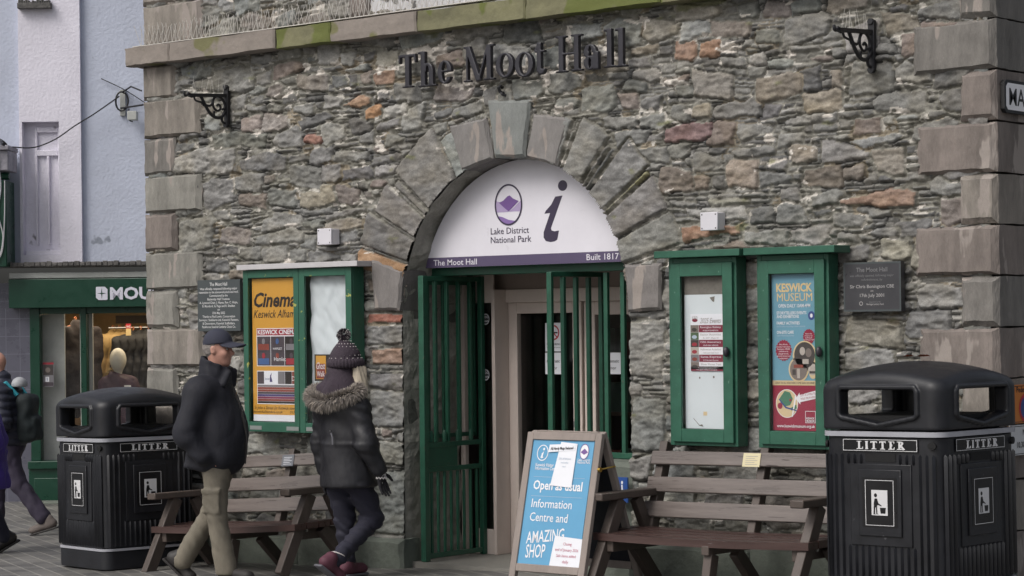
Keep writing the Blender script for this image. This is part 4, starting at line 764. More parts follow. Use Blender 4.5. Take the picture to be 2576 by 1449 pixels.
# wrought iron hanging brackets
mat('black_iron', (30, 30, 34), .5, var=.2, bump=.15)
def bracket(label, X, zt, zb):
    t = thing('iron_bracket', label, 'bracket', (X, -.02, (zt+zb)/2), group='scrolled iron brackets')
    k = lambda x, y: (X, -.035-(1540-x)/1200*.44, zt-.075-((y+(1540-x)*.072)-340)*.000298)
    def sm(pts): 
        out = []
        for i in range(len(pts)-1):
            p0, p1, p2, p3 = pts[max(i-1, 0)], pts[i], pts[i+1], pts[min(i+2, len(pts)-1)]
            for s_ in range(4):
                u = s_/4; out.append(tuple(.5*((2*p1[j])+(-p0[j]+p2[j])*u+(2*p0[j]-5*p1[j]+4*p2[j]-p3[j])*u*u+(-p0[j]+3*p1[j]-3*p2[j]+p3[j])*u**3) for j in range(2)))
        return [k(*p) for p in out+[pts[-1]]]
    q = MB(); q.box((X-.022, -.05, zb), (X+.022, -.02, zt)); q.tube([(X, -.03, zb-.005), (X, -.06, zb-.005)], .026, 6); q.tube([(X, -.03, zt-.01), (X, -.06, zt-.01)], .022, 6); q.build('wall_plate', 'black_iron', t, True, .003)
    q = MB(); q.bar(k(1540, 335), k(470, 335), .026, .026); q.tube(sm([(480, 300), (430, 290), (420, 330), (370, 350), (335, 310), (335, 240)]), .01); q.build('arm', 'black_iron', t, True)
    q = MB(); 
    for pts, r_ in (([(780, 345), (830, 420), (900, 560), (1000, 730), (1130, 870), (1290, 920), (1410, 870), (1480, 750), (1520, 700)], .0125), ([(950, 590), (1040, 605), (1110, 560), (1150, 450), (1200, 380), (1290, 360), (1390, 410), (1460, 520), (1480, 650), (1400, 700)], .01),
                    ([(1140, 480), (1140, 600), (1190, 690), (1270, 735), (1340, 700), (1350, 620), (1290, 570), (1250, 610)], .009), ([(500, 330), (500, 370), (560, 375), (560, 320)], .008), ([(605, 380), (640, 460), (730, 500), (830, 530), (875, 610)], .008), ([(1195, 770), (1160, 760), (1170, 820), (1180, 870)], .007), ([(1390, 900), (1390, 980), (1440, 1050), (1540, 1060)], .01)): q.tube(sm(pts), r_)
    q.build('scrollwork', 'black_iron', t, True)
    q = MB(); 
    for i in range(8): a = Vector(k(560+i*120, 330)); q.tube([a, a+Vector((random.uniform(-.02, .02), random.uniform(-.03, .03), random.uniform(.1, .15)))], .0012, 4)
    q.build('bird_wire', 'spike_wire', t, True)
mat('spike_wire', (196, 192, 186), .4, 0, bump=0)
bracket('black scrolled iron bracket on the wall beside the left corner stones', -2.96, 3.627, 3.33); bracket('black scrolled iron bracket near the top right corner stones', 2.826, 3.587, 3.285)
q = MB(); q.tube([(-.15, -.02, 3.36), (-.15, -.06, 3.37), (-.15, -.075, 3.395), (-.15, -.055, 3.41), (-.15, -.03, 3.4)], .012); q.tube([(-.15, -.055, 3.372), (-.13, -.06, 3.35), (-.11, -.04, 3.34)], .01); tag(q.build('iron_eye', 'black_iron', None), 'small rusty iron eye in the wall just above the keystone', 'hook')
q = MB(); q.box((-3.96, -.13, 4.012), (.55, -.05, 4.018)); x = -3.9
while x < .5:
    for s_ in (-1, 0, 1):
        if random.random() < .85: q.tube([(x, -.09, 4.017), (x+random.uniform(-.02, .02)+s_*.012, -.09+s_*.045, 4.017+random.uniform(.13, .17))], .0026, 4)
    x += random.uniform(.045, .06)
tag(q.build('bird_spikes', 'spike_wire', None), 'row of thin wire bird spikes along the top of the string course', 'bird spikes')
# street name and road signs on the right hand return
flat('sign_black', (24, 24, 26)); flat('road_orange', (190, 112, 40)); flat('road_white', (196, 198, 200)); mat('cast_white', (236, 235, 238), .5, var=.05, bump=.05)
P = Panel((3.685, .03, 2.975), (0, 1, 0), (0, 0, 1)); W, H = .95, .172
ch = lambda i: [(i+.022, i), (W-i-.022, i), (W-i, i+.022), (W-i, H-i-.022), (W-i-.022, H-i), (i+.022, H-i), (i, H-i-.022), (i, i+.022)]
P.mb.prism(ch(-.012), P.O, P.U, P.V, -.02, .006, P.mi('sign_black')); P.poly(ch(.006), 'cast_white', 8); P.text('MAIN STREET', .045, .036, .1, 'sign_black', w=.86, layer=9, bold=.012, align='L')
tag(P.build('street_sign', None), 'white cast street name sign with black letters beginning MAIN on the corner', 'sign')
def rsign(z0, z1, m, rows, label, extra=None):
    P = Panel((3.7, .02, z0), (0, 1, 0), (0, 0, 1)); W = .62; P.base(0, 0, W, z1-z0, .01, m); P.frame(.006, .006, W-.006, z1-z0-.006, .004, 'sign_black', 1)
    for s_, x, z, h_ in rows: P.text(s_, x, z, h_, 'sign_black', align='L', bold=.012)
    if extra: extra(P)
    return P.build('road_sign', None)
def zone(P):
    P.ell(.2, .09, .085, .085, 'red_print', 2); P.ell(.2, .09, .066, .066, 'museum_navy', 3); P.rect(.235, .06, .33, .165, 'museum_green', 5); P.rect(.245, .14, .32, .16, 'white_print', 6); P.ell(.282, .105, .012, .03, 'museum_gold', 6)
tag(rsign(1.11, 1.34, 'road_orange', [('Pedestrian zone', .085, .185, .034)], '', zone), 'orange pedestrian zone sign with a round symbol behind the right litter bin', 'sign')
tag(rsign(.92, 1.1, 'road_white', [('No loading', .16, .12, .034), ('10.30 am - 5 pm', .085, .045, .034)], ''), 'white no loading times sign below the orange sign', 'sign')
P = Panel((.822, -.045, .53)); P.base(0, 0, .09, .17, .012, flat('access_blue', (34, 76, 146)) and 'access_blue'); P.ell(.045, .135, .009, .011, 'white_print', 1); P.poly([(.038, .12), (.05, .12), (.052, .085), (.07, .08), (.075, .05), (.067, .05), (.064, .07), (.04, .075)], 'white_print', 1); P.ring(.042, .055, .028, .032, .007, 'white_print', 2)
tag(P.build('access_sign', None), 'small blue wheelchair access sign low on the wall behind the bench arm', 'sign')
# ================================================================ NEIGHBOURING BUILDING WITH SHOP (26 m from the camera)
SD = 26.5; SHM = Matrix.Translation(CAMP*1.0+FW*SD-Vector((0, 0, CAMP.z))) @ Matrix.Rotation(CA, 4, 'Z')
def sx(u, v=900, D=SD): p = atD(u, v, D)-CAMP; return p.dot(RT)
def szz(v, u=200, D=SD): return atD(u, v, D).z
def shop_thing(name, label, cat, group=None): return thing(name, label, cat, SHM.translation, (0, 0, CA), group)
mat('render_white', (222, 219, 230), .9, var=.09, vs=1.6, bump=.35, bs=30, bd=.01, speck=((150, 146, 152), 3.3, .70))
mat('render_blue', (186, 192, 208), .9, var=.08, vs=1.8, bump=.3, bs=26, bd=.012, speck=((140, 146, 158), 3.1, .70))
mat('shop_green', (10, 58, 42), .35, var=.12, bump=.05); mat('grey_tile', (92, 92, 104), .3, var=.12, vs=3, bump=.04); mat('sooty', (96, 94, 92), .95, var=.5, vs=9, bump=.5, bs=30, bd=.01)
mat('interior_wall', (206, 186, 150), .8, bump=0); mat('interior_dark', (60, 52, 46), .8, bump=0); mat('pale_panel', (178, 180, 176), .6, bump=0)
NB = shop_thing('rendered_building', 'pale lilac and blue rendered building with a blocked window above a green shopfront', 'building')
zg = -.45; B = MB(); xa, xb = sx(55), sx(210)
wx0, wx1, wz0, wz1 = sx(62), sx(155), szz(640), szz(305)
zs = szz(668)
B.box((xa, 0, zs), (wx0, .5, 6.5)); B.box((wx1, 0, zs), (xb, .5, 6.5)); B.box((wx0, 0, zs), (wx1, .5, wz0)); B.box((wx0, 0, wz1), (wx1, .5, 6.5)); B.box((wx0-.02, .14, wz0), (wx1+.02, .5, wz1)); B.build('pier_wall', 'render_white', NB)
B = MB(); B.box((-9, .07, zs), (xa, .6, 6.5)); B.box((xb, .07, zs), (4, .6, 6.5)); B.build('side_render', 'render_blue', NB)
B = MB(); k = wx1-wx0
B.box((wx0+k*.30, .1, wz0+.12), (wx0+k*.36, .138, wz1-.06)); B.box((wx0+k*.92, .1, wz0+.12), (wx1, .138, wz1-.06)); B.box((wx0+k*.36, .1, wz1-.12), (wx0+k*.92, .138, wz1-.06)); B.box((wx0+k*.36, .1, wz1-.40), (wx0+k*.92, .138, wz1-.33)); B.box((wx0+k*.62, .1, wz0+.12), (wx0+k*.68, .138, wz1-.40))
B.box((wx0+.03, .02, wz0), (wx1+.02, .138, wz0+.05)); B.build('blocked_window', 'render_white', NB, bevel=.006)
B = MB(); B.box((sx(58), -.1, szz(22)), (sx(142), .0, szz(8)));
for i in range(14): a = sx(60)+i*.027; B.box((a, -.09, szz(8)), (a+.022, -.01, szz(8)+random.uniform(.01, .06)))
B.build('window_sill', 'sooty', NB, bevel=.008)
B = MB(); B.box((-9, -.28, zs-.02), (4, .08, zs+.035)); 
for i in range(60): a = -6.2+i*.066; B.box((a, -.285-random.uniform(0, .02), zs-.01), (a+.06, -.27, zs+.03+random.uniform(0, .02)))
B.build('lead_ledge', 'sooty', NB, bevel=.006)
B = MB(); B.box((sx(35), -.2, szz(700)), (4, .06, szz(686))); B.build('cornice', 'pale_panel', NB, bevel=.006)
fz0, fz1 = szz(774), szz(702); B = MB(); B.box((sx(35), -.24, fz0), (4, .06, fz1)); B.build('fascia', 'shop_green', NB, bevel=.008)
flat('fascia_letter', (212, 212, 224), .4); Pn = Panel(SHM @ Vector((0, -.245, 0)), RT, (0, 0, 1))
lx0, lx1 = sx(253), sx(282); lz0, lz1 = szz(756), szz(723); c = .03; Pn.poly([(lx0+c, lz0), (lx1-c*.3, lz0), (lx1, lz0+c*.3), (lx1, lz1-c), (lx1-c, lz1), (lx0+c*.3, lz1), (lx0, lz1-c*.3), (lx0, lz0+c)], 'fascia_letter', 3)
mx, mz = (lx0+lx1)/2, (lz0+lz1)/2; Pn.poly([(mx+(.055 if i % 4 == 0 else .07 if i % 4 == 2 else .009)*math.cos(PI*i/4), mz+(.055 if i % 4 == 0 else .07 if i % 4 == 2 else .009)*math.sin(PI*i/4)) for i in range(8)], 'shop_green', 5)
Pn.text('MOUNTAIN', sx(288), szz(754), .135, 'fascia_letter', w=1.15, bold=.035, align='L', layer=3); Pn.build('fascia_lettering', NB)
# tiled pilaster, window posts, stall riser
B = MB(); B.box((-9, -.06, zg), (sx(80), .3, fz0+.3)); B.build('tiled_pilaster', 'grey_tile', NB)
B = MB(); flat('tile_joint', (126, 126, 138))
for i in range(9): z = szz(845)-i*.21+.21*2; B.box((-9, -.0615, z), (sx(80), -.059, z+.006))
for u in (18, 53): B.box((sx(u), -.0615, zg), (sx(u)+.005, -.059, fz0))
B.build('tile_joints', 'tile_joint', NB)
zb_ = szz(1157); zt_ = szz(789)
for u0, u1 in ((80, 105), (207, 222)): B = MB(); B.box((sx(u0), -.1, zb_), (sx(u1), .06, fz0)); B.build('window_post', 'shop_green', NB, bevel=.006)
B = MB(); B.box((sx(80), -.08, zt_), (4, .06, fz0-.002)); B.build('window_head', 'shop_green', NB, bevel=.004)
B = MB(); B.box((sx(76), -.16, zg), (4, .06, zb_-.09)); B.box((sx(76), -.2, zb_-.09), (4, .06, zb_)); B.box((sx(90), -.175, zg+.12), (4, -.158, zb_-.2)); B.build('stall_riser', 'shop_green', NB, bevel=.006)
B = MB(); B.box((sx(105), -.03, zb_), (sx(207), -.025, zt_)); B.box((sx(222), -.03, zb_), (3.9, -.025, zt_)); B.build('shop_window', 'shop_glass', NB)
B = MB(); x0, x1 = sx(79), 3.9
B.box((x0, .07, -.2), (x1, 3.2, -.1)); B.box((x0, .07, zt_+.06), (x1, 3.2, zt_+.12)); B.box((x0-.1, .07, -.2), (x0, 3.2, zt_+.1)); B.box((x0, 3.2, -.2), (x1, 3.3, zt_+.1)); B.box((x1, .07, -.2), (x1+.1, 3.2, zt_+.1)); B.build('shop_interior', 'interior_wall', NB)
B = MB(); B.box((sx(98), .12, -.1), (sx(158), .16, zt_)); B.box((sx(199), .06, zb_), (sx(206), .12, zt_)); B.box((sx(222), .06, zb_), (sx(231), .12, zt_)); B.build('display_panel', 'pale_panel', NB)
B = MB(); B.box((sx(232), 1.6, zt_-.12), (3.8, 1.75, zt_-.02)); B.build('shelf_beam', 'interior_dark', NB)
LA = bpy.data.lights.new('shop_lamp', 'AREA'); LA.energy = 16; LA.color = (1, .84, .62); LA.size = 2.2; LA.size_y = .7; LA.shape = 'RECTANGLE'
lo = bpy.data.objects.new('shop_lamp', LA); COL.objects.link(lo); lo.parent = NB; lo.location = (sx(300), .62, zt_+.04)
# contents of the window
def garment(name, label, cat, u, v, y, w_, l_, m, rail=False, group=None, yaw=.9):
    t = thing(name, label, cat, SHM @ Vector((sx(u), y, szz(v))), (0, 0, CA+yaw), group)
    S_ = SDF(); sh = w_/2
    S_.cap((0, 0, -.03), (0, 0, -.08), .045, .05, .03); S_.cap((-sh*.8, 0, -.1), (sh*.8, 0, -.1), .05, None, .06)
    S_.ell((0, 0, -l_*.45), (sh*.95, .085, l_*.5), .06)
    for s_ in (-1, 1): S_.cap((s_*sh*.85, 0, -.11), (s_*(sh+.06), .02, -l_*.85), .06, .045, .04)
    S_.noise(lambda P_: n3(P_, .09)*.03+n3(P_, .035, 3)*.008)
    S_.build('jacket_body', m, (-sh-.22, -.2, -l_-.05), (sh+.22, .2, .05), .022, t)
    q = MB(); q.tube([(0, 0, .0), (0, 0, .05), (.02, 0, .075), (0, 0, .09), (-.02, 0, .07)], .006, 6); q.tube([(-sh*.8, 0, -.045), (0, 0, .0), (sh*.8, 0, -.045)], .012, 6); q.build('hanger', 'hanger_wood', t); return t
mat('hanger_wood', (190, 110, 60), .5); mat('coat_tan', (176, 146, 96), .85, bump=.3, bs=30, bd=.01); mat('coat_black', (32, 31, 32), .75, bump=.3, bs=30, bd=.01); mat('coat_dark', (44, 36, 36), .8, bump=.3, bs=30, bd=.01)
JK = ['tan fleece jacket at the left end of the shop rail', 'tan fleece jacket second along the shop rail', 'tan fleece jacket beside the black coats on the rail']
for i in range(3): garment('hanging_jacket', JK[i], 'jacket', 238+i*17, 838, 1.25, .5, .8, 'coat_tan', group='jackets on the shop rail')
JB = ['black coat next to the tan jackets and sale ticket', 'black coat second from the sale ticket on the rail', 'black coat in the middle of the shop rail', 'black coat near the right end of the shop rail', 'black coat partly hidden behind the stone corner']
for i in range(5): garment('hanging_jacket', JB[i], 'jacket', 296+i*20, 842-i*1.5, 1.1, .62, 1.0, 'coat_black', group='jackets on the shop rail')
for i in range(2): garment('hanging_jacket', ['dark brown garment hanging behind the pale display panel', 'dark maroon garment hanging in the narrow left pane'][i], 'jacket', 170+i*16, 815, .5+.2*i, .42, 1.2, 'coat_dark', group='garments in the left pane')
q = MB(); q.tube([SHM @ Vector((sx(230), 1.15, szz(826))), SHM @ Vector((3.0, 1.15, szz(826)))], .014); tag(q.build('clothes_rail', 'steel', None), 'steel clothes rail carrying tan and black jackets inside the shop', 'rail')
Pn = Panel(SHM @ Vector((sx(290), .75, szz(846))), RT, (0, 0, 1)); Pn.base(0, 0, .062, .145, .002, 'museum_gold'); Pn.rect(0, .085, .062, .145, 'red_print', 1); Pn.text('SALE', .031, .1, .022, 'white_print', w=.05, bold=.02); tag(Pn.build('sale_ticket', None), 'small red and cream sale ticket hanging from the shop rail', 'ticket')
MN = thing('mannequin', 'faceless cream mannequin in a purple fur trimmed coat in the shop window', 'mannequin', SHM @ Vector((sx(280), .45, szz(985))), (0, 0, CA))
mat('mannequin_cream', (208, 203, 188), .4, bump=0); mat('coat_purple', (66, 42, 54), .6, bump=.3, bs=25, bd=.01); mat('fur_cream', (186, 166, 122), .9, bump=0); flat('tag_white', (214, 210, 200))
S_ = SDF().ell((0, 0, .37), (.1, .115, .14), .02).cap((0, .01, .2), (.005, 0, .3), .045, .05, .04).cap((0, .02, -.3), (0, .01, .0), .12, .1, .06); S_.build('body', 'mannequin_cream', (-.25, -.25, -.35), (.25, .25, .52), .012, MN)
S_ = SDF().ell((0, .02, -.06), (.22, .14, .24), .05).cap((-.13, .02, .1), (.13, .02, .1), .07, None, .08).cap((-.19, .02, .06), (-.24, 0, -.4), .07, .06, .05).cap((.19, .02, .06), (.24, 0, -.4), .07, .06, .05).ell((0, .02, -.35), (.22, .15, .35), .05).cap((-.06, -.02, .18), (.06, -.04, .12), .05, None, .05).noise(lambda P_: n3(P_, .06)*.02); S_.build('coat', 'coat_purple', (-.4, -.25, -.72), (.4, .3, .32), .018, MN)
q = MB()
for i in range(500):
    a = random.uniform(.4, 1.5)*PI; r_ = .13; p = Vector((-.06+r_*math.cos(a)*.9, .08+.05*math.sin(a), .22+.05*math.sin(a*1.3))); d = Vector((random.gauss(0, 1), random.gauss(0, 1), random.gauss(0, 1))).normalized()*random.uniform(.03, .06); s_ = d.cross(Vector((.3, .2, 1))).normalized()*.005; q.add([p-s_, p+s_, p+d], [(0, 1, 2)])
q.build('fur_collar', 'fur_cream', MN)
q = MB(); q.box((.1, -.16, -.06), (.18, -.155, .06)); q.build('price_tag', 'tag_white', MN)
# poster on the left pane
Pn = Panel(SHM @ Vector((sx(109), -.04, szz(972))), RT, (0, 0, 1)); Pn.base(0, 0, .13, .29, .002, 'poster_grey'); Pn.rect(0, .265, .13, .29, 'poster_red', 1); Pn.rect(.006, .14, .124, .262, 'photo_dark', 1); Pn.rect(.03, .06, .075, .12, 'white_print', 2); Pn.rect(.006, .01, .124, .055, 'poster_dark', 1); Pn.ell(.06, .2, .03, .03, 'photo_mid', 2); Pn.text('1', .052, .07, .04, 'museum_navy', layer=3)
tag(Pn.build('window_poster', None), 'grey and red event poster taped inside the left shop pane', 'poster')
# doorstep kerb by the stall riser
q = MB(); q.box((sx(95), -.5, zg), (3.5, -.12, -.28)); q.build('step', 'plinth_stone', NB, bevel=.01)
# far left: neighbour's green signboard with pale box and cables
mat('old_render_box', (150, 148, 156), .9, var=.4, vs=7, bump=.4, bs=20); mat('cable_black', (26, 26, 30), .6, bump=0); mat('cable_white', (178, 176, 180), .6, bump=0)
t = shop_thing('green_signboard', 'dark green projecting signboard at the left edge under a stained pale box', 'signboard')
B = MB(); B.box((-8, -.45, szz(672)), (sx(42), -.02, szz(458))); B.build('board', 'shop_green', t, bevel=.01)
B = MB(); B.tube([(-8, -.35, szz(446)), (sx(46), -.35, szz(446))], .045, 10); B.build('roller', 'shop_green', t)
B = MB(); B.box((-8, -.5, szz(434)), (sx(50), -.02, szz(384))); B.box((-8, -.54, szz(384)), (sx(53), -.02, szz(372))); tag(B.build('stained_box', 'old_render_box', None, bevel=.01), 'stained pale concrete box with black coiled cable on the left building', 'bracket box').matrix_world = SHM
def cable(pts, r, m, label, n=10):
    q = MB(); out = []
    for i in range(len(pts)-1):
        p0, p1, p2, p3 = [Vector(SHM @ Vector((sx(pts[j][0]), pts[j][2], szz(pts[j][1], pts[j][0])))) for j in (max(i-1, 0), i, i+1, min(i+2, len(pts)-1))]
        for s_ in range(n): u = s_/n; out.append(.5*((2*p1)+(-p0+p2)*u+(2*p0-5*p1+4*p2-p3)*u*u+(-p0+3*p1-3*p2+p3)*u**3))
    q.tube(out+[SHM @ Vector((sx(pts[-1][0]), pts[-1][2], szz(pts[-1][1], pts[-1][0])))], r, 6, 0); return tag(q.build('cable', m, None), label, 'cable')
cable([(0, 366, -.58), (20, 374, -.57), (55, 375, -.3), (100, 373, -.15), (150, 352, -.1), (200, 318, -.1), (250, 285, -.05), (310, 243, -.05)], .008, 'cable_black', 'black cable sagging across the pale building to the iron wall bracket')
cable([(262, 197, .03), (320, 225, .02), (372, 258, .02)], .006, 'cable_black', 'thin black cable slanting down behind the stone corner')
cable([(22, 380, -.56), (30, 470, -.47), (22, 540, -.47), (34, 600, -.47), (20, 660, -.47), (-10, 676, -.47)], .009, 'cable_white', 'grey white cable hanging down the dark green signboard')
cable([(40, 460, -.47), (38, 560, -.47), (30, 640, -.47), (5, 668, -.47)], .008, 'cable_white', 'second pale cable hanging at the right edge of the green signboard')
for i in range(5): cable([(0, 362+i*3, -.52-.02*i), (15, 356+i*3, -.5-.02*i), (34, 360+i*3, -.5-.02*i), (48, 374+i, -.5), (30, 380-i, -.53), (8, 374, -.54)], .006, 'cable_black', 'black cable coils heaped on the stained pale box').__setitem__('group', 'coiled cables')
q = MB(); T = lambda u, v, y: (sx(u), y, szz(v, u)); 
t = shop_thing('wall_bracket', 'scrolled iron wall bracket with a small grey box on the pale blue wall', 'bracket')
B = MB(); B.box((sx(308), .03, szz(292)), (sx(322), .068, szz(226))); B.build('back_plate', 'pale_panel', t, bevel=.004)
B = MB()
for c_ in (.1,): B.tube([T(314+12*math.cos(a*.32)*(1+.02*a), 255-24*math.sin(a*.32), -.02) for a in range(3, 24)], .012, 6)
B.tube([T(312, 272, .0), T(378, 270, -.3)], .012, 6); B.tube([T(316, 232, 0), T(345, 222, -.2), T(376, 236, -.35)], .01, 6); B.tube([T(335, 275, -.1), T(334, 290, -.1), T(338, 306, -.1), T(345, 308, -.1)], .008, 6); B.build('scroll', 'black_iron', t)
B = MB(); B.box((sx(333), -.16, szz(306)), (sx(356), -.02, szz(284))); B.build('lamp_box', 'pale_panel', t, bevel=.006)

# ================================================================ BENCHES
mat('bench_back', (108, 100, 96), .33, var=.34, vs=9, bump=.12, bs=60, stretch=(.12, 1.4, 1.4), speck=((58, 48, 46), 38, .665))
mat('bench_seat', (68, 51, 48), .36, var=.3, vs=9, bump=.12, bs=60, stretch=(.12, 1.4, 1.4), speck=((130, 122, 120), 60, .73)); mat('bench_frame', (78, 69, 64), .5, var=.3, vs=9, bump=.15, bs=50, stretch=(1, 1, .3))
BEN = thing('wooden_bench', 'brown wooden bench with rain spotted slats and a pale plaque under the narrow notice boards', 'bench', (2.025, -.5, .066), (0, -.012, 0), 'brown wooden benches in front of the hall')
for (z0, z1, y0, y1) in ((.75, .84, .285, .315), (.575, .675, .232, .262), (.415, .52, .182, .215)):
    q = MB(); zc = (z0+z1)/2; yc = (y0+y1)/2; q.bar((-.78, yc, zc), (.78, yc, zc), .03, z1-z0, up=(0, .28, 1)); q.build('back_slat', 'bench_back', BEN, bevel=.006)
for x in (-.73, .06, .73): q = MB(); q.bar((x, .395, .87), (x, .19, .3), .06, .07, up=(0, 1, .3)) if abs(x) < .5 else q.bar((x, .40, .89), (x, .19, .31), .06, .08, up=(0, 1, .3)); q.build('back_post', 'bench_frame', BEN, bevel=.006)
for i, y in enumerate((-.275, -.155, -.035, .085)):
    q = MB(); n = 10
    for k in range(n):
        xa_, xb_ = -.80+1.6*k/n, -.80+1.6*(k+1)/n; f = lambda x: .352-.014*math.cos(x*1.9)*(1 if 1 else 0)+.008*i*(.5 if i else -1)
        q.add([(xa_, y-.054, f(xa_)-.045), (xb_, y-.054, f(xb_)-.045), (xb_, y+.054, f(xb_)-.045), (xa_, y+.054, f(xa_)-.045), (xa_, y-.054, f(xa_)), (xb_, y-.054, f(xb_)), (xb_, y+.054, f(xb_)), (xa_, y+.054, f(xa_))], [(0, 3, 2, 1), (4, 5, 6, 7), (0, 1, 5, 4), (2, 3, 7, 6)]+([(3, 0, 4, 7)] if k == 0 else [])+([(1, 2, 6, 5)] if k == n-1 else []))
    q.build('seat_slat', 'bench_seat', BEN)
for s_ in (-1, 1):
    x = s_*.745; q = MB(); q.box((x-.048, -.36, .555), (x+.048, .27, .605)); q.build('armrest', 'bench_frame', BEN, bevel=.008)
    q = MB(); q.bar((x-s_*.0, -.12, .553), (x, -.43, .0), .065, .09, up=(0, 1, -.5)); q.build('front_leg', 'bench_frame', BEN, bevel=.006)
    q = MB(); q.bar((x, -.02, .31), (x, .26, .0), .06, .09, up=(0, 1, .8)); q.build('rear_leg', 'bench_frame', BEN, bevel=.006)
    q = MB(); q.bar((x-s_*.055, -.3, .27), (x-s_*.055, .22, .27), .05, .075); q.build('seat_bearer', 'bench_frame', BEN, bevel=.005)
    q = MB(); q.tube([(x+s_*.03, -.2, .3), (x+s_*.04, -.2, .3)], .012, 8); q.build('bolt', 'steel', BEN)
    q = MB(); q.bar((x, .06, .553), (x, .16, .36), .05, .08, up=(0, 1, .5)); q.build('arm_strut', 'bench_frame', BEN, bevel=.005)
q = MB(); q.bar((.06, -.33, .275), (.06, .16, .275), .055, .06); q.build('seat_bearer', 'bench_frame', BEN, bevel=.005)
q = MB(); q.bar((.06, -.26, .245), (.06, -.32, 0), .06, .08, up=(0, 1, -.2)); q.build('front_leg', 'bench_frame', BEN, bevel=.005); q = MB(); q.bar((.06, .0, .245), (.06, .24, 0), .06, .08, up=(0, 1, .8)); q.build('rear_leg', 'bench_frame', BEN, bevel=.005)
BE2 = dup(BEN, (-2.19, -.51, -.065), (0, -.062, R(-2)), 'brown wooden bench with a small grey plaque behind the walking man and woman', 'brown wooden benches in front of the hall')
flat('brass_plate', (206, 196, 160), .4); flat('grey_plate', (104, 106, 112), .4)
for b_, m, x in ((BEN, 'brass_plate', .0), (BE2, 'grey_plate', .09)):
    Pn = Panel((x-.055, .2665, .752), (1, 0, 0), (0, .27, .96)); Pn.base(0, 0, .13, .088, .004, m); Pn.mb.v = [(a, b-.0, c) for a, b, c in Pn.mb.v]
    for i in range(5): Pn.rect(.02, .066-i*.013, .11-.02*(i % 2), .069-i*.013, 'grey_ink' if m == 'brass_plate' else 'paper', 1)
    Pn.build('plaque', b_, False)

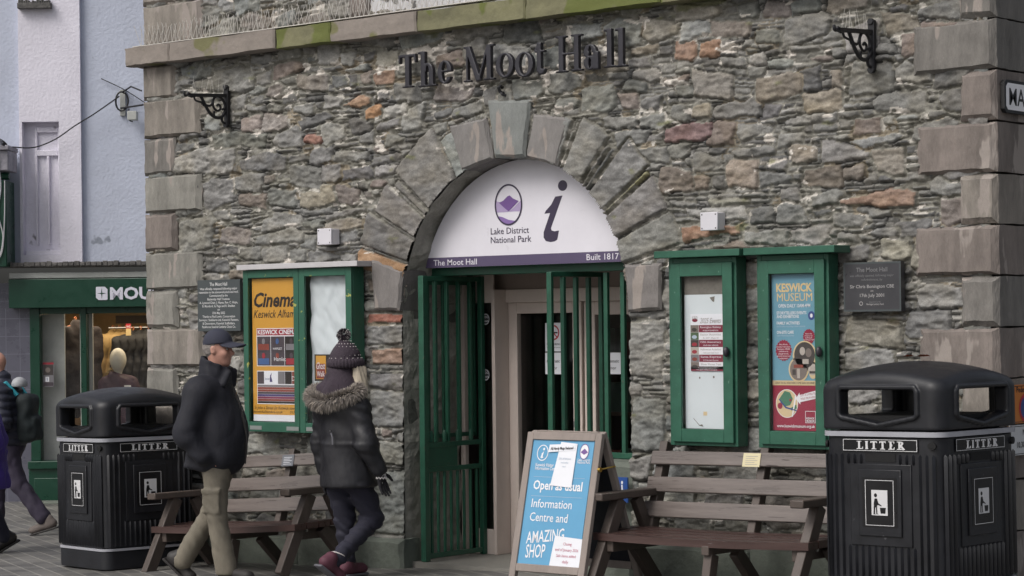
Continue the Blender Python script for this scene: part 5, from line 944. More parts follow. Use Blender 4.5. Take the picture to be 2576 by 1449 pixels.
# ================================================================ LITTER BINS
mat('bin_plastic', (25, 26, 31), .44, var=.35, vs=5, bump=.14, bs=160, bd=.0015, spec=.5, speck=((70, 70, 74), 24, .73)); mat('bin_band', (158, 159, 166), .38, 0, var=.08, bump=0); flat('bin_label', (15, 15, 18), .35); flat('bin_white', (206, 206, 208), .4); flat('bin_dark', (12, 12, 14), .8)
def rsq(h, r_, n=6):
    out = []
    for cx, cy, a0 in ((h-r_, h-r_, 0), (-h+r_, h-r_, 90), (-h+r_, -h+r_, 180), (h-r_, -h+r_, 270)):
        for i in range(n+1): a = R(a0+90*i/n); out.append((cx+r_*math.cos(a), cy+r_*math.sin(a)))
    return out
def make_bin(label, loc, rz, tilt):
    t = thing('litter_bin', label, 'litter bin', loc, (tilt[0], tilt[1], rz), 'black litter bins')
    up = lambda poly, z0, z1, mb, mi=0: mb.prism(poly, (0, 0, 0), (1, 0, 0), (0, 1, 0), z0, z1, mi)
    q = MB(); up(rsq(.335, .07), .02, .16, q); up(rsq(.33, .07), .185, .99, q); q.build('body', 'bin_plastic', t, bevel=.006)
    for z in (.162, .992):
        q = MB(); up(rsq(.34 if z < .5 else .345, .075), z, z+.018 if z < .5 else z+.028, q); q.build('band', 'bin_band', t)
    q = MB()
    for k in range(4):
        M_ = Matrix.Rotation(k*PI/2, 4, 'Z')
        for i in range(-8, 9):
            x = i*.0365; zt = .885
            segs = [(.2, zt)] if abs(x) > .19 else ([(.2, .375)]+([(.845, zt)] if abs(x) > .1 else []))
            for z0, z1 in segs: q.add([M_ @ Vector(p) for p in [(x-.009, -.328, z0), (x, -.343, z0), (x+.009, -.328, z0), (x-.009, -.328, z1), (x, -.343, z1), (x+.009, -.328, z1), (x, -.33, z1+.012), (x, -.33, z0-.01)]], [(0, 1, 4, 3), (1, 2, 5, 4), (3, 4, 6), (4, 5, 6), (1, 0, 7), (2, 1, 7)], 0, False)
    q.build('ribbing', 'bin_plastic', t)
    S_ = SDF()
    def hood(P_):
        x, y, z = P_[:, 0], P_[:, 1], P_[:, 2]; ax, ay = np.abs(x), np.abs(y); h = .348+.0*z; r_ = .08
        ex, ey = np.maximum(ax-(h-r_), 0), np.maximum(ay-(h-r_), 0); sq = np.hypot(ex, ey)-r_+np.minimum(np.maximum(ax-(h-r_), ay-(h-r_)), 0)
        zt = 1.268+.068*(1-(x/.36)**2)+.068*(1-(y/.36)**2)
        tp = (z-zt)*.93; k = .05; hh = np.clip(.5-.5*(tp-sq)/k, 0, 1); o_ = tp*(1-hh)+sq*hh+k*hh*(1-hh); o_ = np.maximum(o_, 1.03-z)
        inn = np.maximum(np.maximum(sq+.065, z-zt+.05), .98-z)
        def sl(a, z): return np.maximum.reduce([a-.205, z-1.25, (1.115-.045*(1-a/.21))-z, (a+(z-1.25)*.6)-.2, (a-(z-1.11)*.9)-.205])
        sx_, sy_ = sl(ax, z), sl(ay, z); D = np.maximum(o_, -inn)
        rim = np.minimum(np.maximum(np.abs(sx_-.016)-.013, np.abs(ay-.349)-.013), np.maximum(np.abs(sy_-.016)-.013, np.abs(ax-.349)-.013))
        rim = np.minimum(rim, 9); D = np.minimum(D, rim); return np.maximum(D, -np.minimum(sx_, sy_))
    S_.fun(hood); S_.build('hood', 'bin_plastic', (-.4, -.4, 1.0), (.4, .4, 1.46), .0085, t)
    q = MB(); up(rsq(.288, .06), .985, 1.105, q); q.build('liner', 'bin_dark', t)
    for k in range(4):
        M_ = Matrix.Rotation(k*PI/2, 4, 'Z'); U = M_ @ Vector((1, 0, 0)); Of = lambda x, d, z: M_ @ Vector((x, -d, z))
        q = MB(); fb_ = lambda x0, x1, z0, z1, d0, d1: q.box((x0, -d1, z0), (x1, -d0, z1), 0, M_)
        fb_(-.172, .172, .385, .84, .32, .337); fb_(-.12, .12, .44, .81, .337, .346); q.build('door_panel', 'bin_plastic', t, bevel=.004)
        Pn = Panel(Of(0, .3315, 0), U); Pn.rect(-.085, .852, .085, .898, 'bin_dark', 2); Pn.build('finger_slot', t, False)
        Pn = Panel(Of(0, .346, 0), U); Pn.rect(-.098, .49, .098, .765, 'bin_label', 1)
        Pn.frame(-.08, .5, .08, .752, .003, 'bin_white', 2); Pn.rect(-.045, .557, .045, .697, 'bin_white', 2)
        for pl in ([(-.026, .65), (-.012, .65), (-.006, .625), (.012, .612), (.012, .607), (-.008, .615), (-.014, .61), (-.012, .566), (-.004, .564), (-.018, .563), (-.02, .6), (-.024, .6), (-.026, .566), (-.018, .563), (-.034, .563), (-.032, .62)], [(.002, .6), (.036, .6), (.032, .568), (.006, .568)]): Pn.poly([(a*1.0, b) for a, b in pl], 'bin_label', 3)
        Pn.ell(-.021, .668, .0085, .011, 'bin_label', 3, 14); Pn.build('tidy_symbol', t, False)
        Pn = Panel(Of(0, .3355, 0), U); Pn.rect(-.212, .908, .212, .98, 'bin_label', 1); Pn.frame(-.208, .912, .208, .976, .003, 'bin_white', 2)
        x = -.128
        for ch_, w_ in zip('LITTER', (.036, .018, .037, .037, .036, .043)):
            f = ser(w_, .046, glyph(ch_, w_, .046, .0125, .005)); me = SDF().fun(lambda P_: np.maximum(f(P_[:, 0], P_[:, 2]), np.abs(P_[:, 1])-.002)).mesh('l', (-.006, -.004, -.006), (w_+.008, .004, .052), .0022)
            vs = [(v.co.x+x, v.co.y, v.co.z+.921) for v in me.vertices]; Pn.mb.add([Of(a, .339-b, c) for a, b, c in vs], [tuple(p.vertices) for p in me.polygons], Pn.mi('bin_white')); bpy.data.meshes.remove(me); x += w_+.0125
        Pn.build('litter_label', t, False)
        q = MB(); q.tube([Of(.285, .325, .945), Of(.287, .337, .945)], .021, 12); q.tube([Of(.285, .33, .945), Of(.2872, .3385, .945)], .012, 10); q.build('lock', 'bin_dark', t)
    return t
BR_ = Vector((4.338, -1.935, 0)); view = Vector((4.338-CAMP.x, -1.935-CAMP.y, 0)).normalized()
def bin_at(u, v, D, rot, base, label, tilt):
    c_ = atD(u, v, D); b_ = make_bin(label, (c_.x, c_.y, base), rot, tilt); b_.scale = (1.18, 1.18, 1); return b_
RB = bin_at(2318, 1095, 12.6, CA-R(44), .1, 'large black square litter bin close to the camera on the right', (0, -.011, 0))
LB = bin_at(315, 1111, 17.4, CA-R(52), -.12, 'black square litter bin beside the left corner behind the walking man', (.0, -.02, 0))
# leaf litter on the near bin
q = MB(); 
for i in range(9): a = Vector((random.uniform(-.12, .02), random.uniform(-.05, .05), 1.428)); q.add([a, a+Vector((.03, .006, .012)), a+Vector((.045, .02, .002)), a+Vector((.012, .022, .004))], [(0, 1, 2, 3)])
lf = q.build('fallen_leaf', mat('leaf_brown', (150, 84, 50), .7), None); lf.location = RB.location; tag(lf, 'scrap of brown autumn leaf on top of the near litter bin', 'leaf')

# ================================================================ ADVERTISING BOARD
mat('weathered_wood', (140, 130, 124), .75, var=.2, vs=6, bump=.3, bs=40, stretch=(1, 1, .25)); flat('board_blue', (92, 154, 192), .45); flat('board_black', (22, 24, 34), .7); mat('brass', (170, 140, 70), .35, 1, bump=0); flat('ink_grey', (150, 140, 160)); flat('ink_pink', (190, 110, 130))
AB = thing('advertising_board', 'wooden framed folding pavement board with a blue open as usual poster', 'sign board', (.955, -.76, .03))
sl_ = Vector((0, .235, 1.0)).normalized(); W = .61; Ht = 1.03
f0 = Vector((-.3, -.24, .0)); fr = lambda a, b, d=0: f0+Vector((a, 0, 0))+sl_*b+Vector((0, -1, .235)).normalized()*d
q = MB(); 
for a0, a1, b0, b1 in ((0, .05, 0, Ht), (W-.05, W, 0, Ht), (.05, W-.05, Ht-.05, Ht), (.05, W-.05, .12, .17)):
    vs = [fr(a, b, d) for d in (-.02, .015) for a, b in ((a0, b0), (a1, b0), (a1, b1), (a0, b1))]; q.add(vs, [(3, 2, 1, 0), (4, 5, 6, 7), (0, 1, 5, 4), (1, 2, 6, 5), (2, 3, 7, 6), (3, 0, 4, 7)])
q.build('front_frame', 'weathered_wood', AB, bevel=.004)
q = MB()
for x in (-.3, .25): 
    q.bar((x+.025, .03, Ht-.02), (x+.025, .42, 0), .05, .03, up=(0, 1, .4))
q.bar((-.25, .035, Ht-.04), (.25, .035, Ht-.04), .03, .05); q.bar((-.25, .37, .13), (.25, .37, .13), .03, .05); q.build('back_frame', 'weathered_wood', AB, bevel=.004)
q = MB(); q.add([(-.26, .04, Ht-.05), (.26, .04, Ht-.05), (.26, .37, .14), (-.26, .37, .14), (-.26, .05, Ht-.05), (.26, .05, Ht-.05), (.26, .38, .14), (-.26, .38, .14)], [(0, 1, 2, 3), (7, 6, 5, 4), (0, 4, 5, 1), (1, 5, 6, 2), (2, 6, 7, 3), (3, 7, 4, 0)]); q.build('back_panel', 'board_black', AB)
q = MB(); q.tube([fr(W+.005, .8, .0), Vector((.305, .12, .79))], .006, 6); q.build('stay', 'brass', AB); q = MB(); S0 = fr(W+.004, .8, 0); q.tube([S0-Vector((.008, 0, 0)), S0+Vector((.012, 0, 0))], .016, 8); q.build('stay_knob', 'brass', AB)
Pn = Panel(fr(.05, .17, .004), (1, 0, 0), sl_); BW, BH = .5, .81; Pn.base(0, 0, BW, BH, .012, 'board_blue')
Y_ = lambda f: BH*(1-f)
Pn.ring(.09, Y_(.105), .047, .053, .006, 'white_print', 2); Pn.ell(.098, Y_(.075), .008, .009, 'white_print', 2); Pn.poly([(.08, Y_(.115)), (.1, Y_(.092)), (.093, Y_(.135)), (.102, Y_(.14)), (.09, Y_(.15)), (.077, Y_(.145)), (.084, Y_(.115))], 'white_print', 2)
Pn.text('Keswick Visitor', .045, Y_(.215), .021, 'white_print', w=.15, bold=.01, align='L'); Pn.text('Information Centre', .045, Y_(.243), .021, 'white_print', w=.19, bold=.01, align='L')
Pn.ell(.43, Y_(.085), .036, .05, 'white_print', 2); Pn.ring(.43, Y_(.085), .037, .051, .005, 'violet', 3); Pn.poly([(.4, Y_(.09)), (.43, Y_(.06)), (.46, Y_(.09)), (.43, Y_(.11))], 'violet', 3); Pn.text('Lake District', .435, Y_(.16), .016, 'white_print', w=.1, bold=.01); Pn.text('National Park', .435, Y_(.18), .016, 'white_print', w=.1, bold=.01)
for f in (.3, .455): Pn.rect(.04, Y_(f), .46, Y_(f)+.002, 'sky_pale', 1)
Pn.text('Open as usual', .05, Y_(.4), .058, 'white_print', w=.4, bold=.02, align='L'); Pn.text('Information', .055, Y_(.545), .055, 'white_print', w=.33, align='L', bold=.004); Pn.text('Centre and', .055, Y_(.655), .055, 'white_print', w=.31, align='L', bold=.004)
Pn.text('AMAZING', .05, Y_(.815), .075, 'white_print', w=.31, align='L', bold=.008, rot=.12, shear=.1); Pn.text('SHOP', .06, Y_(.945), .085, 'white_print', w=.16, align='L', bold=.008, rot=.06, shear=.1); Pn.build('blue_poster', AB, False)
Pw = lambda a, b: AB.location+fr(.05+a, .17+b, .009)
Pn = Panel(Pw(.2, Y_(.365)), Vector((1, 0, 0)), sl_); Pn.rect(.0, 0, 0.001, .001, 'paper', 0); Pn.poly([(-.01, 0), (.165, -.01), (.17, .275), (.035, .285)], 'paper', 1); Pn.poly([(-.06, .215), (.155, .232), (.158, .275), (-.055, .265)], 'paper', 3); Pn.text('All Hardy Mugs Reduced', .05, .235, .017, 'black_print', w=.185, bold=.02, layer=5, rot=.05)
for i, s_ in enumerate(['20% off full price', 'merchandise', 'stock']): Pn.text(s_, .085, .17-i*.025, .013, 'sky_pale', w=.0055*len(s_), layer=3)
tag(Pn.build('taped_notice', None), 'white paper notice headed All Hardy Mugs Reduced taped on the blue board', 'notice')
Pn = Panel(Pw(.285, -.03), Vector((1, 0, 0)), sl_); Pn.poly([(-.02, -.0), (.225, -.01), (.222, .21), (.0, .222)], 'paper', 1)
for i, s_ in enumerate(['Closing', 'end of January 2026', 'Sale items added', 'daily']): Pn.text(s_, .11, .165-i*.038, .018, 'ink_pink', w=.0098*len(s_), layer=3)
tag(Pn.build('taped_notice', None), 'white paper closing notice taped low on the blue board', 'notice')
q = MB(); pts = [Vector((1.62+.03*i, -.05-.002*i, .12+.05*math.sin(i*.45)+.05)) for i in range(16)]; q.tube(pts, .01, 6); tag(q.build('cable', 'cable_black', None), 'black cable looping along the wall base behind the right bench', 'cable')
# ================================================================ PEOPLE  (local axes: x forward, y to the person's left, z up)
mat('skin', (186, 140, 122), .55, var=.08, vs=14, bump=.1, bs=120, bd=.001); mat('skin_ruddy', (184, 138, 122), .55, var=.14, vs=16, bump=.12, bs=120, bd=.001)
mat('hair_grey', (128, 122, 118), .8, var=.2, bump=.4, bs=180, stretch=(1, 1, .2)); mat('hair_pale', (196, 184, 164), .55, var=.22, vs=30, bump=.5, bs=90, stretch=(1, 1, .12)); mat('eye_white', (200, 196, 192), .3, bump=0); mat('eye_dark', (40, 34, 32), .3, bump=0)
mat('navy_cloth', (26, 27, 36), .78, var=.2, vs=7, bump=.3, bs=60, bd=.004, stretch=(1, 1, .5)); mat('cap_cloth', (50, 52, 66), .85, var=.15, bump=.3, bs=120, bd=.002); mat('khaki', (112, 106, 94), .85, var=.2, vs=9, bump=.3, bs=70, bd=.004, stretch=(1, 1, .5)); mat('shoe_dark', (40, 37, 36), .6)
mat('wax_coat', (30, 30, 35), .55, var=.25, vs=8, bump=.35, bs=30, bd=.005, stretch=(1, 1, .6)); mat('denim_dark', (36, 36, 50), .85, var=.15, bump=.3, bs=60); mat('knit_plum', (56, 47, 56), .9, var=.2, bump=.8, bs=110, bd=.006, stretch=(1, 1, .4)); mat('knit_white', (206, 200, 198), .9, bump=0); mat('fur_grey', (140, 133, 127), .95, var=.25, vs=40, bump=0); mat('fur_light', (176, 166, 154), .95, var=.2, vs=40, bump=0)
mat('glove_black', (26, 25, 30), .85, bump=.3, bs=90); mat('glove_white', (200, 196, 196), .85, bump=0); mat('glove_pink', (196, 70, 140), .8, bump=0); mat('shoe_pink', (84, 44, 58), .7); mat('shoe_grey', (96, 96, 102), .7)
mat('puffer_navy', (34, 36, 50), .55, var=.2, vs=6, bump=.2, bs=30); mat('pack_green', (32, 40, 42), .8, var=.2, bump=.3, bs=60); mat('pack_teal', (40, 140, 156), .7); mat('purple_cloth', (64, 46, 128), .7, var=.2, vs=6, bump=.35, bs=26, bd=.01); mat('trouser_plum', (52, 46, 62), .85, bump=.3, bs=30); mat('boot_grey', (98, 90, 86), .8, var=.2)
def fold(P_, s_, a): return (np.abs(n3(P_, s_))*-1+.25)*a
V3 = lambda *a: np.array(a, np.float32)
def head_ops(S_, c, k=1.0, nod=0.0):
    """male head around skull centre c, looking along +x"""
    def q(x, y, z): ca_, sa_ = math.cos(nod), math.sin(nod); return (c[0]+(x*ca_+z*sa_)*k, c[1]+y*k, c[2]+(-x*sa_+z*ca_)*k)
    S_.ell(q(-.012, 0, .02), (.096*k, .076*k, .098*k), .02).ell(q(.03, 0, -.045), (.066*k, .062*k, .078*k), .03)
    S_.ell(q(.052, 0, -.098), (.036*k, .036*k, .024*k), .03)                                        # chin
    S_.cap(q(.07, -.026, .022), q(.07, .026, .022), .016*k, None, .016)                            # brow
    S_.cap(q(.079, 0, .012), q(.106, 0, -.026), .009*k, .0145*k, .012); S_.ell(q(.094, .011, -.032), (.012*k, .008*k, .008*k), .006).ell(q(.094, -.011, -.032), (.012*k, .008*k, .008*k), .006)
    for s_ in (-1, 1):
        S_.ell(q(.076, s_*.031, .003), (.012*k, .015*k, .010*k), .01, True); S_.ell(q(.062, s_*.045, -.03), (.022*k, .018*k, .02*k), .025)
        S_.ell(q(-.012, s_*.078, -.012), (.02*k, .009*k, .032*k), .008); S_.ell(q(-.008, s_*.086, -.01), (.009*k, .005*k, .018*k), .004, True)
    S_.cap(q(.083, -.018, -.058), q(.083, .018, -.058), .008*k, None, .01).cap(q(.081, -.015, -.07), q(.081, .015, -.07), .008*k, None, .008).cap(q(.093, -.018, -.0645), q(.093, .018, -.0645), .0025*k, None, .004, True)
    return q
def hand_ops(S_, w_, d, side, sc=1.0, curl=.4, palm=(0, 1, 0)):
    """hand hanging from wrist w_ along d; 'side' points to the thumb"""
    d = unit(d); t = unit(np.array(side, np.float32)-d*float(np.dot(d, side))); n_ = np.cross(d, t); w_ = np.array(w_, np.float32)
    S_.cap(w_, w_+d*.05*sc, .022*sc, .026*sc, .015).cap(w_+d*.05*sc-t*.022*sc, w_+d*.085*sc-t*.024*sc, .014*sc, .013*sc, .012).cap(w_+d*.05*sc+t*.02*sc, w_+d*.09*sc+t*.022*sc, .014*sc, .013*sc, .012)
    for i, (o_, l_) in enumerate(((.03, .07), (.01, .08), (-.01, .074), (-.03, .058))):
        b = w_+d*.09*sc+t*o_*sc; m_ = b+(d*math.cos(curl*.5)+n_*math.sin(curl*.5)+t*(o_*2.0))*l_*.5*sc; e = m_+(d*math.cos(curl)+n_*math.sin(curl)+t*o_*2.0)*l_*.5*sc
        S_.cap(b, m_, .0098*sc, .0088*sc, .004).cap(m_, e, .0088*sc, .0072*sc, .003)
    b = w_+d*.025*sc+t*.022*sc; m_ = b+(d*.6+t*.75+n_*.25)*.045*sc; S_.cap(b, m_, .013*sc, .011*sc, .008).cap(m_, m_+(d*.9+t*.3+n_*.3)*.035*sc, .011*sc, .008*sc, .004)
def limb(S_, pts, rs, k=.03):
    for i in range(len(pts)-1): S_.cap(pts[i], pts[i+1], rs[i], rs[i+1], k if i else .05)
def shoe(name, m, parent, ank, toe_dir, pitch, L_=.27, sole='shoe_dark'):
    S_ = SDF(); f = np.array([toe_dir[0]*math.cos(pitch), toe_dir[1]*math.cos(pitch), -math.sin(pitch)], np.float32); u = np.array([toe_dir[0]*math.sin(pitch), toe_dir[1]*math.sin(pitch), math.cos(pitch)], np.float32); a = np.array(ank, np.float32)
    S_.cap(a, a-u*.045, .05, .05, .02).cap(a-u*.045-f*.03, a-u*.055+f*(L_-.12), .045, .038, .02).ell(a-u*.06+f*(L_-.12), (.055, .045, .03), .02)
    me = S_.mesh(name, a-.36, a+.36, .011); o = mesh_obj(name, me, m, parent, sharp=0)
    q = MB(); q.bar(tuple(a-u*.096-f*.075), tuple(a-u*.096+f*(L_-.08)), .085, .018, up=tuple(u)); s_ = q.build('sole', sole, o, bevel=.006); return o
# ---------------------------------------------------------------- older man walking past the left bench
p = atD(545, 1457, 15.75); th = CA-R(13)
MAN = thing('person', 'grey haired man in dark cap, navy jacket and khaki trousers walking with hand in pocket', 'person', (p.x, p.y, p.z), (0, 0, th))
hc = (.035, 0, 1.632); S_ = SDF(); Q = head_ops(S_, hc, 1.02, .08)
S_.cap((.0, 0, 1.42), (.02, 0, 1.57), .062, .056, .03).cap((-.05, -.12, 1.34), (-.05, .12, 1.34), .09, None, .08).ell((0, 0, 1.15), (.12, .17, .27), .08).ell((.03, 0, .9), (.12, .16, .14), .08)
limb(S_, [(-.05, -.19, 1.34), (-.11, -.22, 1.03), (.0, -.2, .862)], [.055, .042, .03]); limb(S_, [(-.05, .19, 1.34), (-.02, .24, 1.02), (-.02, .235, .84)], [.055, .042, .03]); hand_ops(S_, (.0, -.19, .855), (.42, .3, -.8), (.6, -.2, .6), .8, .3); hand_ops(S_, (-.02, .22, .84), (.2, -.2, -.9), (.8, -.3, .3), .95, .5)
limb(S_, [(.03, -.09, .86), (.04, -.1, .45), (.11, -.1, .08)], [.085, .05, .04]); limb(S_, [(.03, .09, .86), (-.05, .09, .46), (-.27, .09, .13)], [.085, .05, .04])
S_.build('body', 'skin_ruddy', (-.4, -.35, .03), (.3, .35, 1.78), .0085, MAN)
for s_ in (-1, 1):
    q = MB(); c = Vector(Q(.072, s_*.031, .003)); M_ = Matrix.Translation(c) @ Matrix.Scale(.011, 4); q.lathe([(.01, -1), (.6, -.8), (1, 0), (.6, .8), (.01, 1)], 12, M_, 0); q.tube([c+Vector((.0085, 0, 0)), c+Vector((.0115, 0, 0))], .005, 10, 1); q.build('eye', ['eye_white', 'eye_dark'], MAN)
S_ = SDF(); c = Q(-.02, 0, .015); S_.ell(c, (.098, .081, .1), .01).plane(Q(.0, 0, .0), (1, 0, -.25), .01).ell(Q(.05, 0, -.06), (.07, .2, .1), .02, True).noise(lambda P_: n3(P_, .012)*.006); S_.plane(Q(0, 0, -.075), (0, 0, -1), .01); S_.build('hair', 'hair_grey', (-.15, -.15, 1.45), (.2, .15, 1.8), .006, MAN)
S_ = SDF(); S_.ell(Q(-.008, 0, .035), (.108, .089, .107), .01).plane(Q(0, 0, .03), (.12, 0, -1), .006)
S_.fun(lambda P_: np.maximum(np.abs(P_[:, 2]-(hc[2]+.048-.18*(P_[:, 0]-hc[0]-.07)-5.2*P_[:, 1]**2*1.0))-.005, (np.hypot((P_[:, 0]-hc[0]-.085)/.118, P_[:, 1]/.084)-1)*.085), .012); S_.ell(Q(-.008, 0, .03), (.1, .081, .098), .004, True)
S_.build('cap', 'cap_cloth', (-.15, -.15, 1.55), (.3, .15, 1.82), .005, MAN)
S_ = SDF(); S_.cap((-.055, -.15, 1.33), (-.055, .15, 1.33), .115, None, .08).ell((.0, 0, 1.15), (.175, .22, .3), .09).ell((.07, 0, 1.0), (.165, .215, .23), .08).ell((.03, 0, .86), (.18, .215, .14), .06).cap((.0, 0, 1.36), (.015, 0, 1.46), .105, .09, .05)
limb(S_, [(-.04, -.19, 1.32), (-.125, -.235, 1.04), (-.01, -.225, .88)], [.092, .085, .066], .06); limb(S_, [(-.04, .19, 1.32), (-.03, .25, 1.03), (-.02, .245, .86)], [.09, .08, .06], .05)
S_.cap((-.1, -.13, .9), (-.15, -.15, .78), .06, .04, .06).ell((-.03, 0, .8), (.17, .19, .07), .05)
S_.noise(lambda P_: fold(P_, .2, .022)+fold(P_*V3(1, 1, .45)+V3(3, 1, 2), .07, .007)+.004*np.sin(P_[:, 2]*46+P_[:, 0]*22+n3(P_, .1)*5)*np.clip((.28-np.abs(P_[:, 2]-.98))*4, 0, 1)*(P_[:, 0] < -.02))
S_.plane((0, 0, .755), (-.25, 0, -1), .02).cap((.02, 0, 1.44), (.04, 0, 1.62), .066, .085, .015, True); S_.build('jacket', 'navy_cloth', (-.36, -.42, .7), (.34, .42, 1.56), .0105, MAN)
S_ = SDF(); S_.cap((.0, 0, 1.4), (.02, 0, 1.545), .122, .112, .01).cap((.0, 0, 1.38), (.03, 0, 1.64), .094, .088, .004, True).plane((-.02, 0, 1.555), (.38, 0, 1), .006).noise(lambda P_: n3(P_, .05)*.012); S_.cap((.13, -.055, 1.46), (.1, -.09, 1.38), .02, .025, .03).cap((.13, .055, 1.47), (.11, .08, 1.38), .022, .025, .03); S_.build('collar', 'navy_cloth', (-.2, -.2, 1.3), (.24, .2, 1.66), .0075, MAN)
q = MB(); q.tube([(.235, -.03, .82), (.25, -.035, 1.0), (.215, -.035, 1.2), (.14, -.03, 1.38)], .006, 6); q.build('zip', 'shoe_dark', MAN)
S_ = SDF(); S_.ell((.03, 0, .86), (.155, .175, .13), .05); limb(S_, [(.04, -.09, .84), (.045, -.105, .46), (.115, -.105, .07)], [.105, .076, .08], .03); limb(S_, [(.02, .09, .84), (-.06, .09, .47), (-.29, .09, .12)], [.1, .074, .075], .03)
S_.box((.03, -.168, .56), (.068, .022, .085), .012, .02).box((.03, -.172, .635), (.074, .025, .02), .01, .008)
S_.noise(lambda P_: fold(P_*V3(1, 1, .7), .2, .012)+.0055*np.abs(np.sin(P_[:, 2]*30+P_[:, 0]*36+n3(P_, .16)*4))*np.clip(1.3-np.abs(P_[:, 2]-.4)*2.4, 0, 1)+fold(P_*V3(1, 1, .5)+V3(5, 2, 9), .07, .005)); S_.plane((0, 0, .045), (0, 0, -1), .01); S_.build('trousers', 'khaki', (-.45, -.3, .03), (.28, .26, 1.0), .0095, MAN)
shoe('shoe', 'shoe_dark', MAN, (.12, -.105, .1), (1, -.1), 0.0); shoe('shoe', 'shoe_dark', MAN, (-.31, .09, .155), (.96, .1), .75)
# ---------------------------------------------------------------- woman in a bobble hat, seen from behind
p = atD(875, 1450, 15.55); hd = FW*math.cos(R(42))+RT*math.sin(R(42)); th = math.atan2(hd.y, hd.x)
WOM = thing('person', 'woman seen from behind in bobble hat and black fur hooded coat by the bench', 'person', (p.x, p.y, p.z), (0, 0, th))
hc = (.0, -.005, 1.485); S_ = SDF(); Q = head_ops(S_, hc, .96, .05)
S_.cap((-.01, 0, 1.28), (.0, 0, 1.42), .055, .05, .03).cap((-.03, -.11, 1.2), (-.03, .11, 1.2), .075, None, .07).ell((0, 0, 1.02), (.1, .14, .24), .07).ell((0, 0, .8), (.11, .15, .13), .07)
limb(S_, [(-.03, -.17, 1.2), (-.03, -.23, .94), (.06, -.265, .73)], [.045, .036, .028]); limb(S_, [(-.03, .17, 1.2), (.0, .22, .95), (.02, .2, .72)], [.045, .036, .028])
limb(S_, [(0, -.085, .78), (.165, -.09, .4), (-.2, -.08, .12)], [.08, .05, .04]); limb(S_, [(0, .085, .78), (.06, .09, .42), (.09, .09, .07)], [.08, .05, .04]); S_.build('body', 'skin', (-.35, -.36, .03), (.32, .34, 1.62), .0095, WOM)
S_ = SDF(); S_.ell((-.005, -.005, 1.5), (.112, .106, .13), .02).cap((.0, 0, 1.56), (-.01, .0, 1.635), .085, .035, .05).plane((0, 0, 1.455), (.05, 0, -1), .005).fun(lambda P_: np.hypot((np.hypot(P_[:, 0]/.118, (P_[:, 1]+.005)/.112)-1)*.11, (P_[:, 2]-1.488)*.55)-.017, .01).noise(lambda P_: np.sin(np.arctan2(P_[:, 1], P_[:, 0])*34)*.0022*(P_[:, 2] < 1.53)); S_.ell((0, -.005, 1.46), (.1, .094, .09), .005, True); hat = S_.build('hat', 'knit_plum', (-.17, -.17, 1.42), (.17, .17, 1.7), .0055, WOM)
q = MB()
for i in range(150):
    z = 1.525+.02*(i//17); a = (i % 17)*2*PI/17+(i//17 % 2)*.18; k = max(0, (1.665-z))/.14; r_ = .112*min(1, (k**.55))*1.0+.003; q.lathe([(.001, -.004), (.0042, 0), (.001, .004)], 6, Matrix.Translation((r_*1.02*math.cos(a), r_*.97*math.sin(a)-.005, z)))
q.build('white_flecks', 'knit_white', hat)
def tufts(name, mats, parent, n, fpos, ln, wd):
    q = MB()
    for i in range(n):
        p_, d = fpos(); d = d.normalized()*random.uniform(*ln); s_ = d.cross(Vector((random.gauss(0, 1), random.gauss(0, 1), random.gauss(0, 1)))).normalized()*wd; b = Vector((0, 0, -.25))*d.length; q.add([p_-s_, p_+s_, p_+d*.6+s_*.6+b*.3, p_+d+b, p_+d*.6-s_*.6+b*.3], [(0, 1, 2, 4), (4, 2, 3)], random.choice([0]*4+[1]*(len(mats)-1)) if len(mats) > 1 else 0)
    return q.build(name, mats, parent)
def pom():
    d = Vector((random.gauss(0, 1), random.gauss(0, 1), random.gauss(0, 1))).normalized(); return Vector((-.01, .0, 1.69))+d*.025, d
tufts('pompom', ['knit_plum', 'knit_white'], hat, 900, pom, (.022, .034), .0045)
S_ = SDF().cap((.06, -.1, 1.44), (.03, -.125, 1.27), .035, .045, .03).cap((.01, -.1, 1.46), (-.005, -.13, 1.3), .03, .03, .03).noise(lambda P_: np.sin(P_[:, 0]*190+P_[:, 1]*150)*.004); S_.build('hair', 'hair_pale', (-.1, -.25, 1.15), (.18, .0, 1.55), .006, WOM)
S_ = SDF(); S_.cap((-.05, .02, 1.29), (-.02, .02, 1.405), .115, .108, .04).cap((-.07, .12, 1.28), (-.06, -.06, 1.3), .08, None, .05).noise(lambda P_: fold(P_, .07, .03)); S_.build('snood', 'knit_plum', (-.24, -.2, 1.15), (.18, .24, 1.49), .009, WOM)
S_ = SDF(); S_.cap((-.03, -.12, 1.18), (-.03, .12, 1.18), .1, None, .07).ell((0, 0, 1.02), (.15, .185, .3), .07).cap((.01, 0, .92), (.02, 0, .66), .175, .212, .06, False, (.9, 1.02, 1)).cap((-.09, -.09, 1.2), (-.09, .09, 1.2), .07, None, .06)
limb(S_, [(-.03, -.17, 1.17), (-.04, -.245, .93), (.045, -.275, .755)], [.082, .072, .052], .035); limb(S_, [(-.03, .17, 1.17), (-.02, .235, .94), (.0, .215, .74)], [.08, .07, .05], .035)
S_.noise(lambda P_: fold(P_, .16, .02)+fold(P_*V3(1, 1, .5)+V3(4, 4, 1), .06, .008)-.006*np.exp(-((P_[:, 2]-.93)/.012)**2)+.004*np.sin(P_[:, 2]*60+P_[:, 0]*30+n3(P_, .1)*6)*(np.abs(P_[:, 1]) > .19)); S_.plane((0, 0, .625), (0, 0, -1), .01); S_.build('coat', 'wax_coat', (-.3, -.4, .56), (.3, .36, 1.34), .0105, WOM)
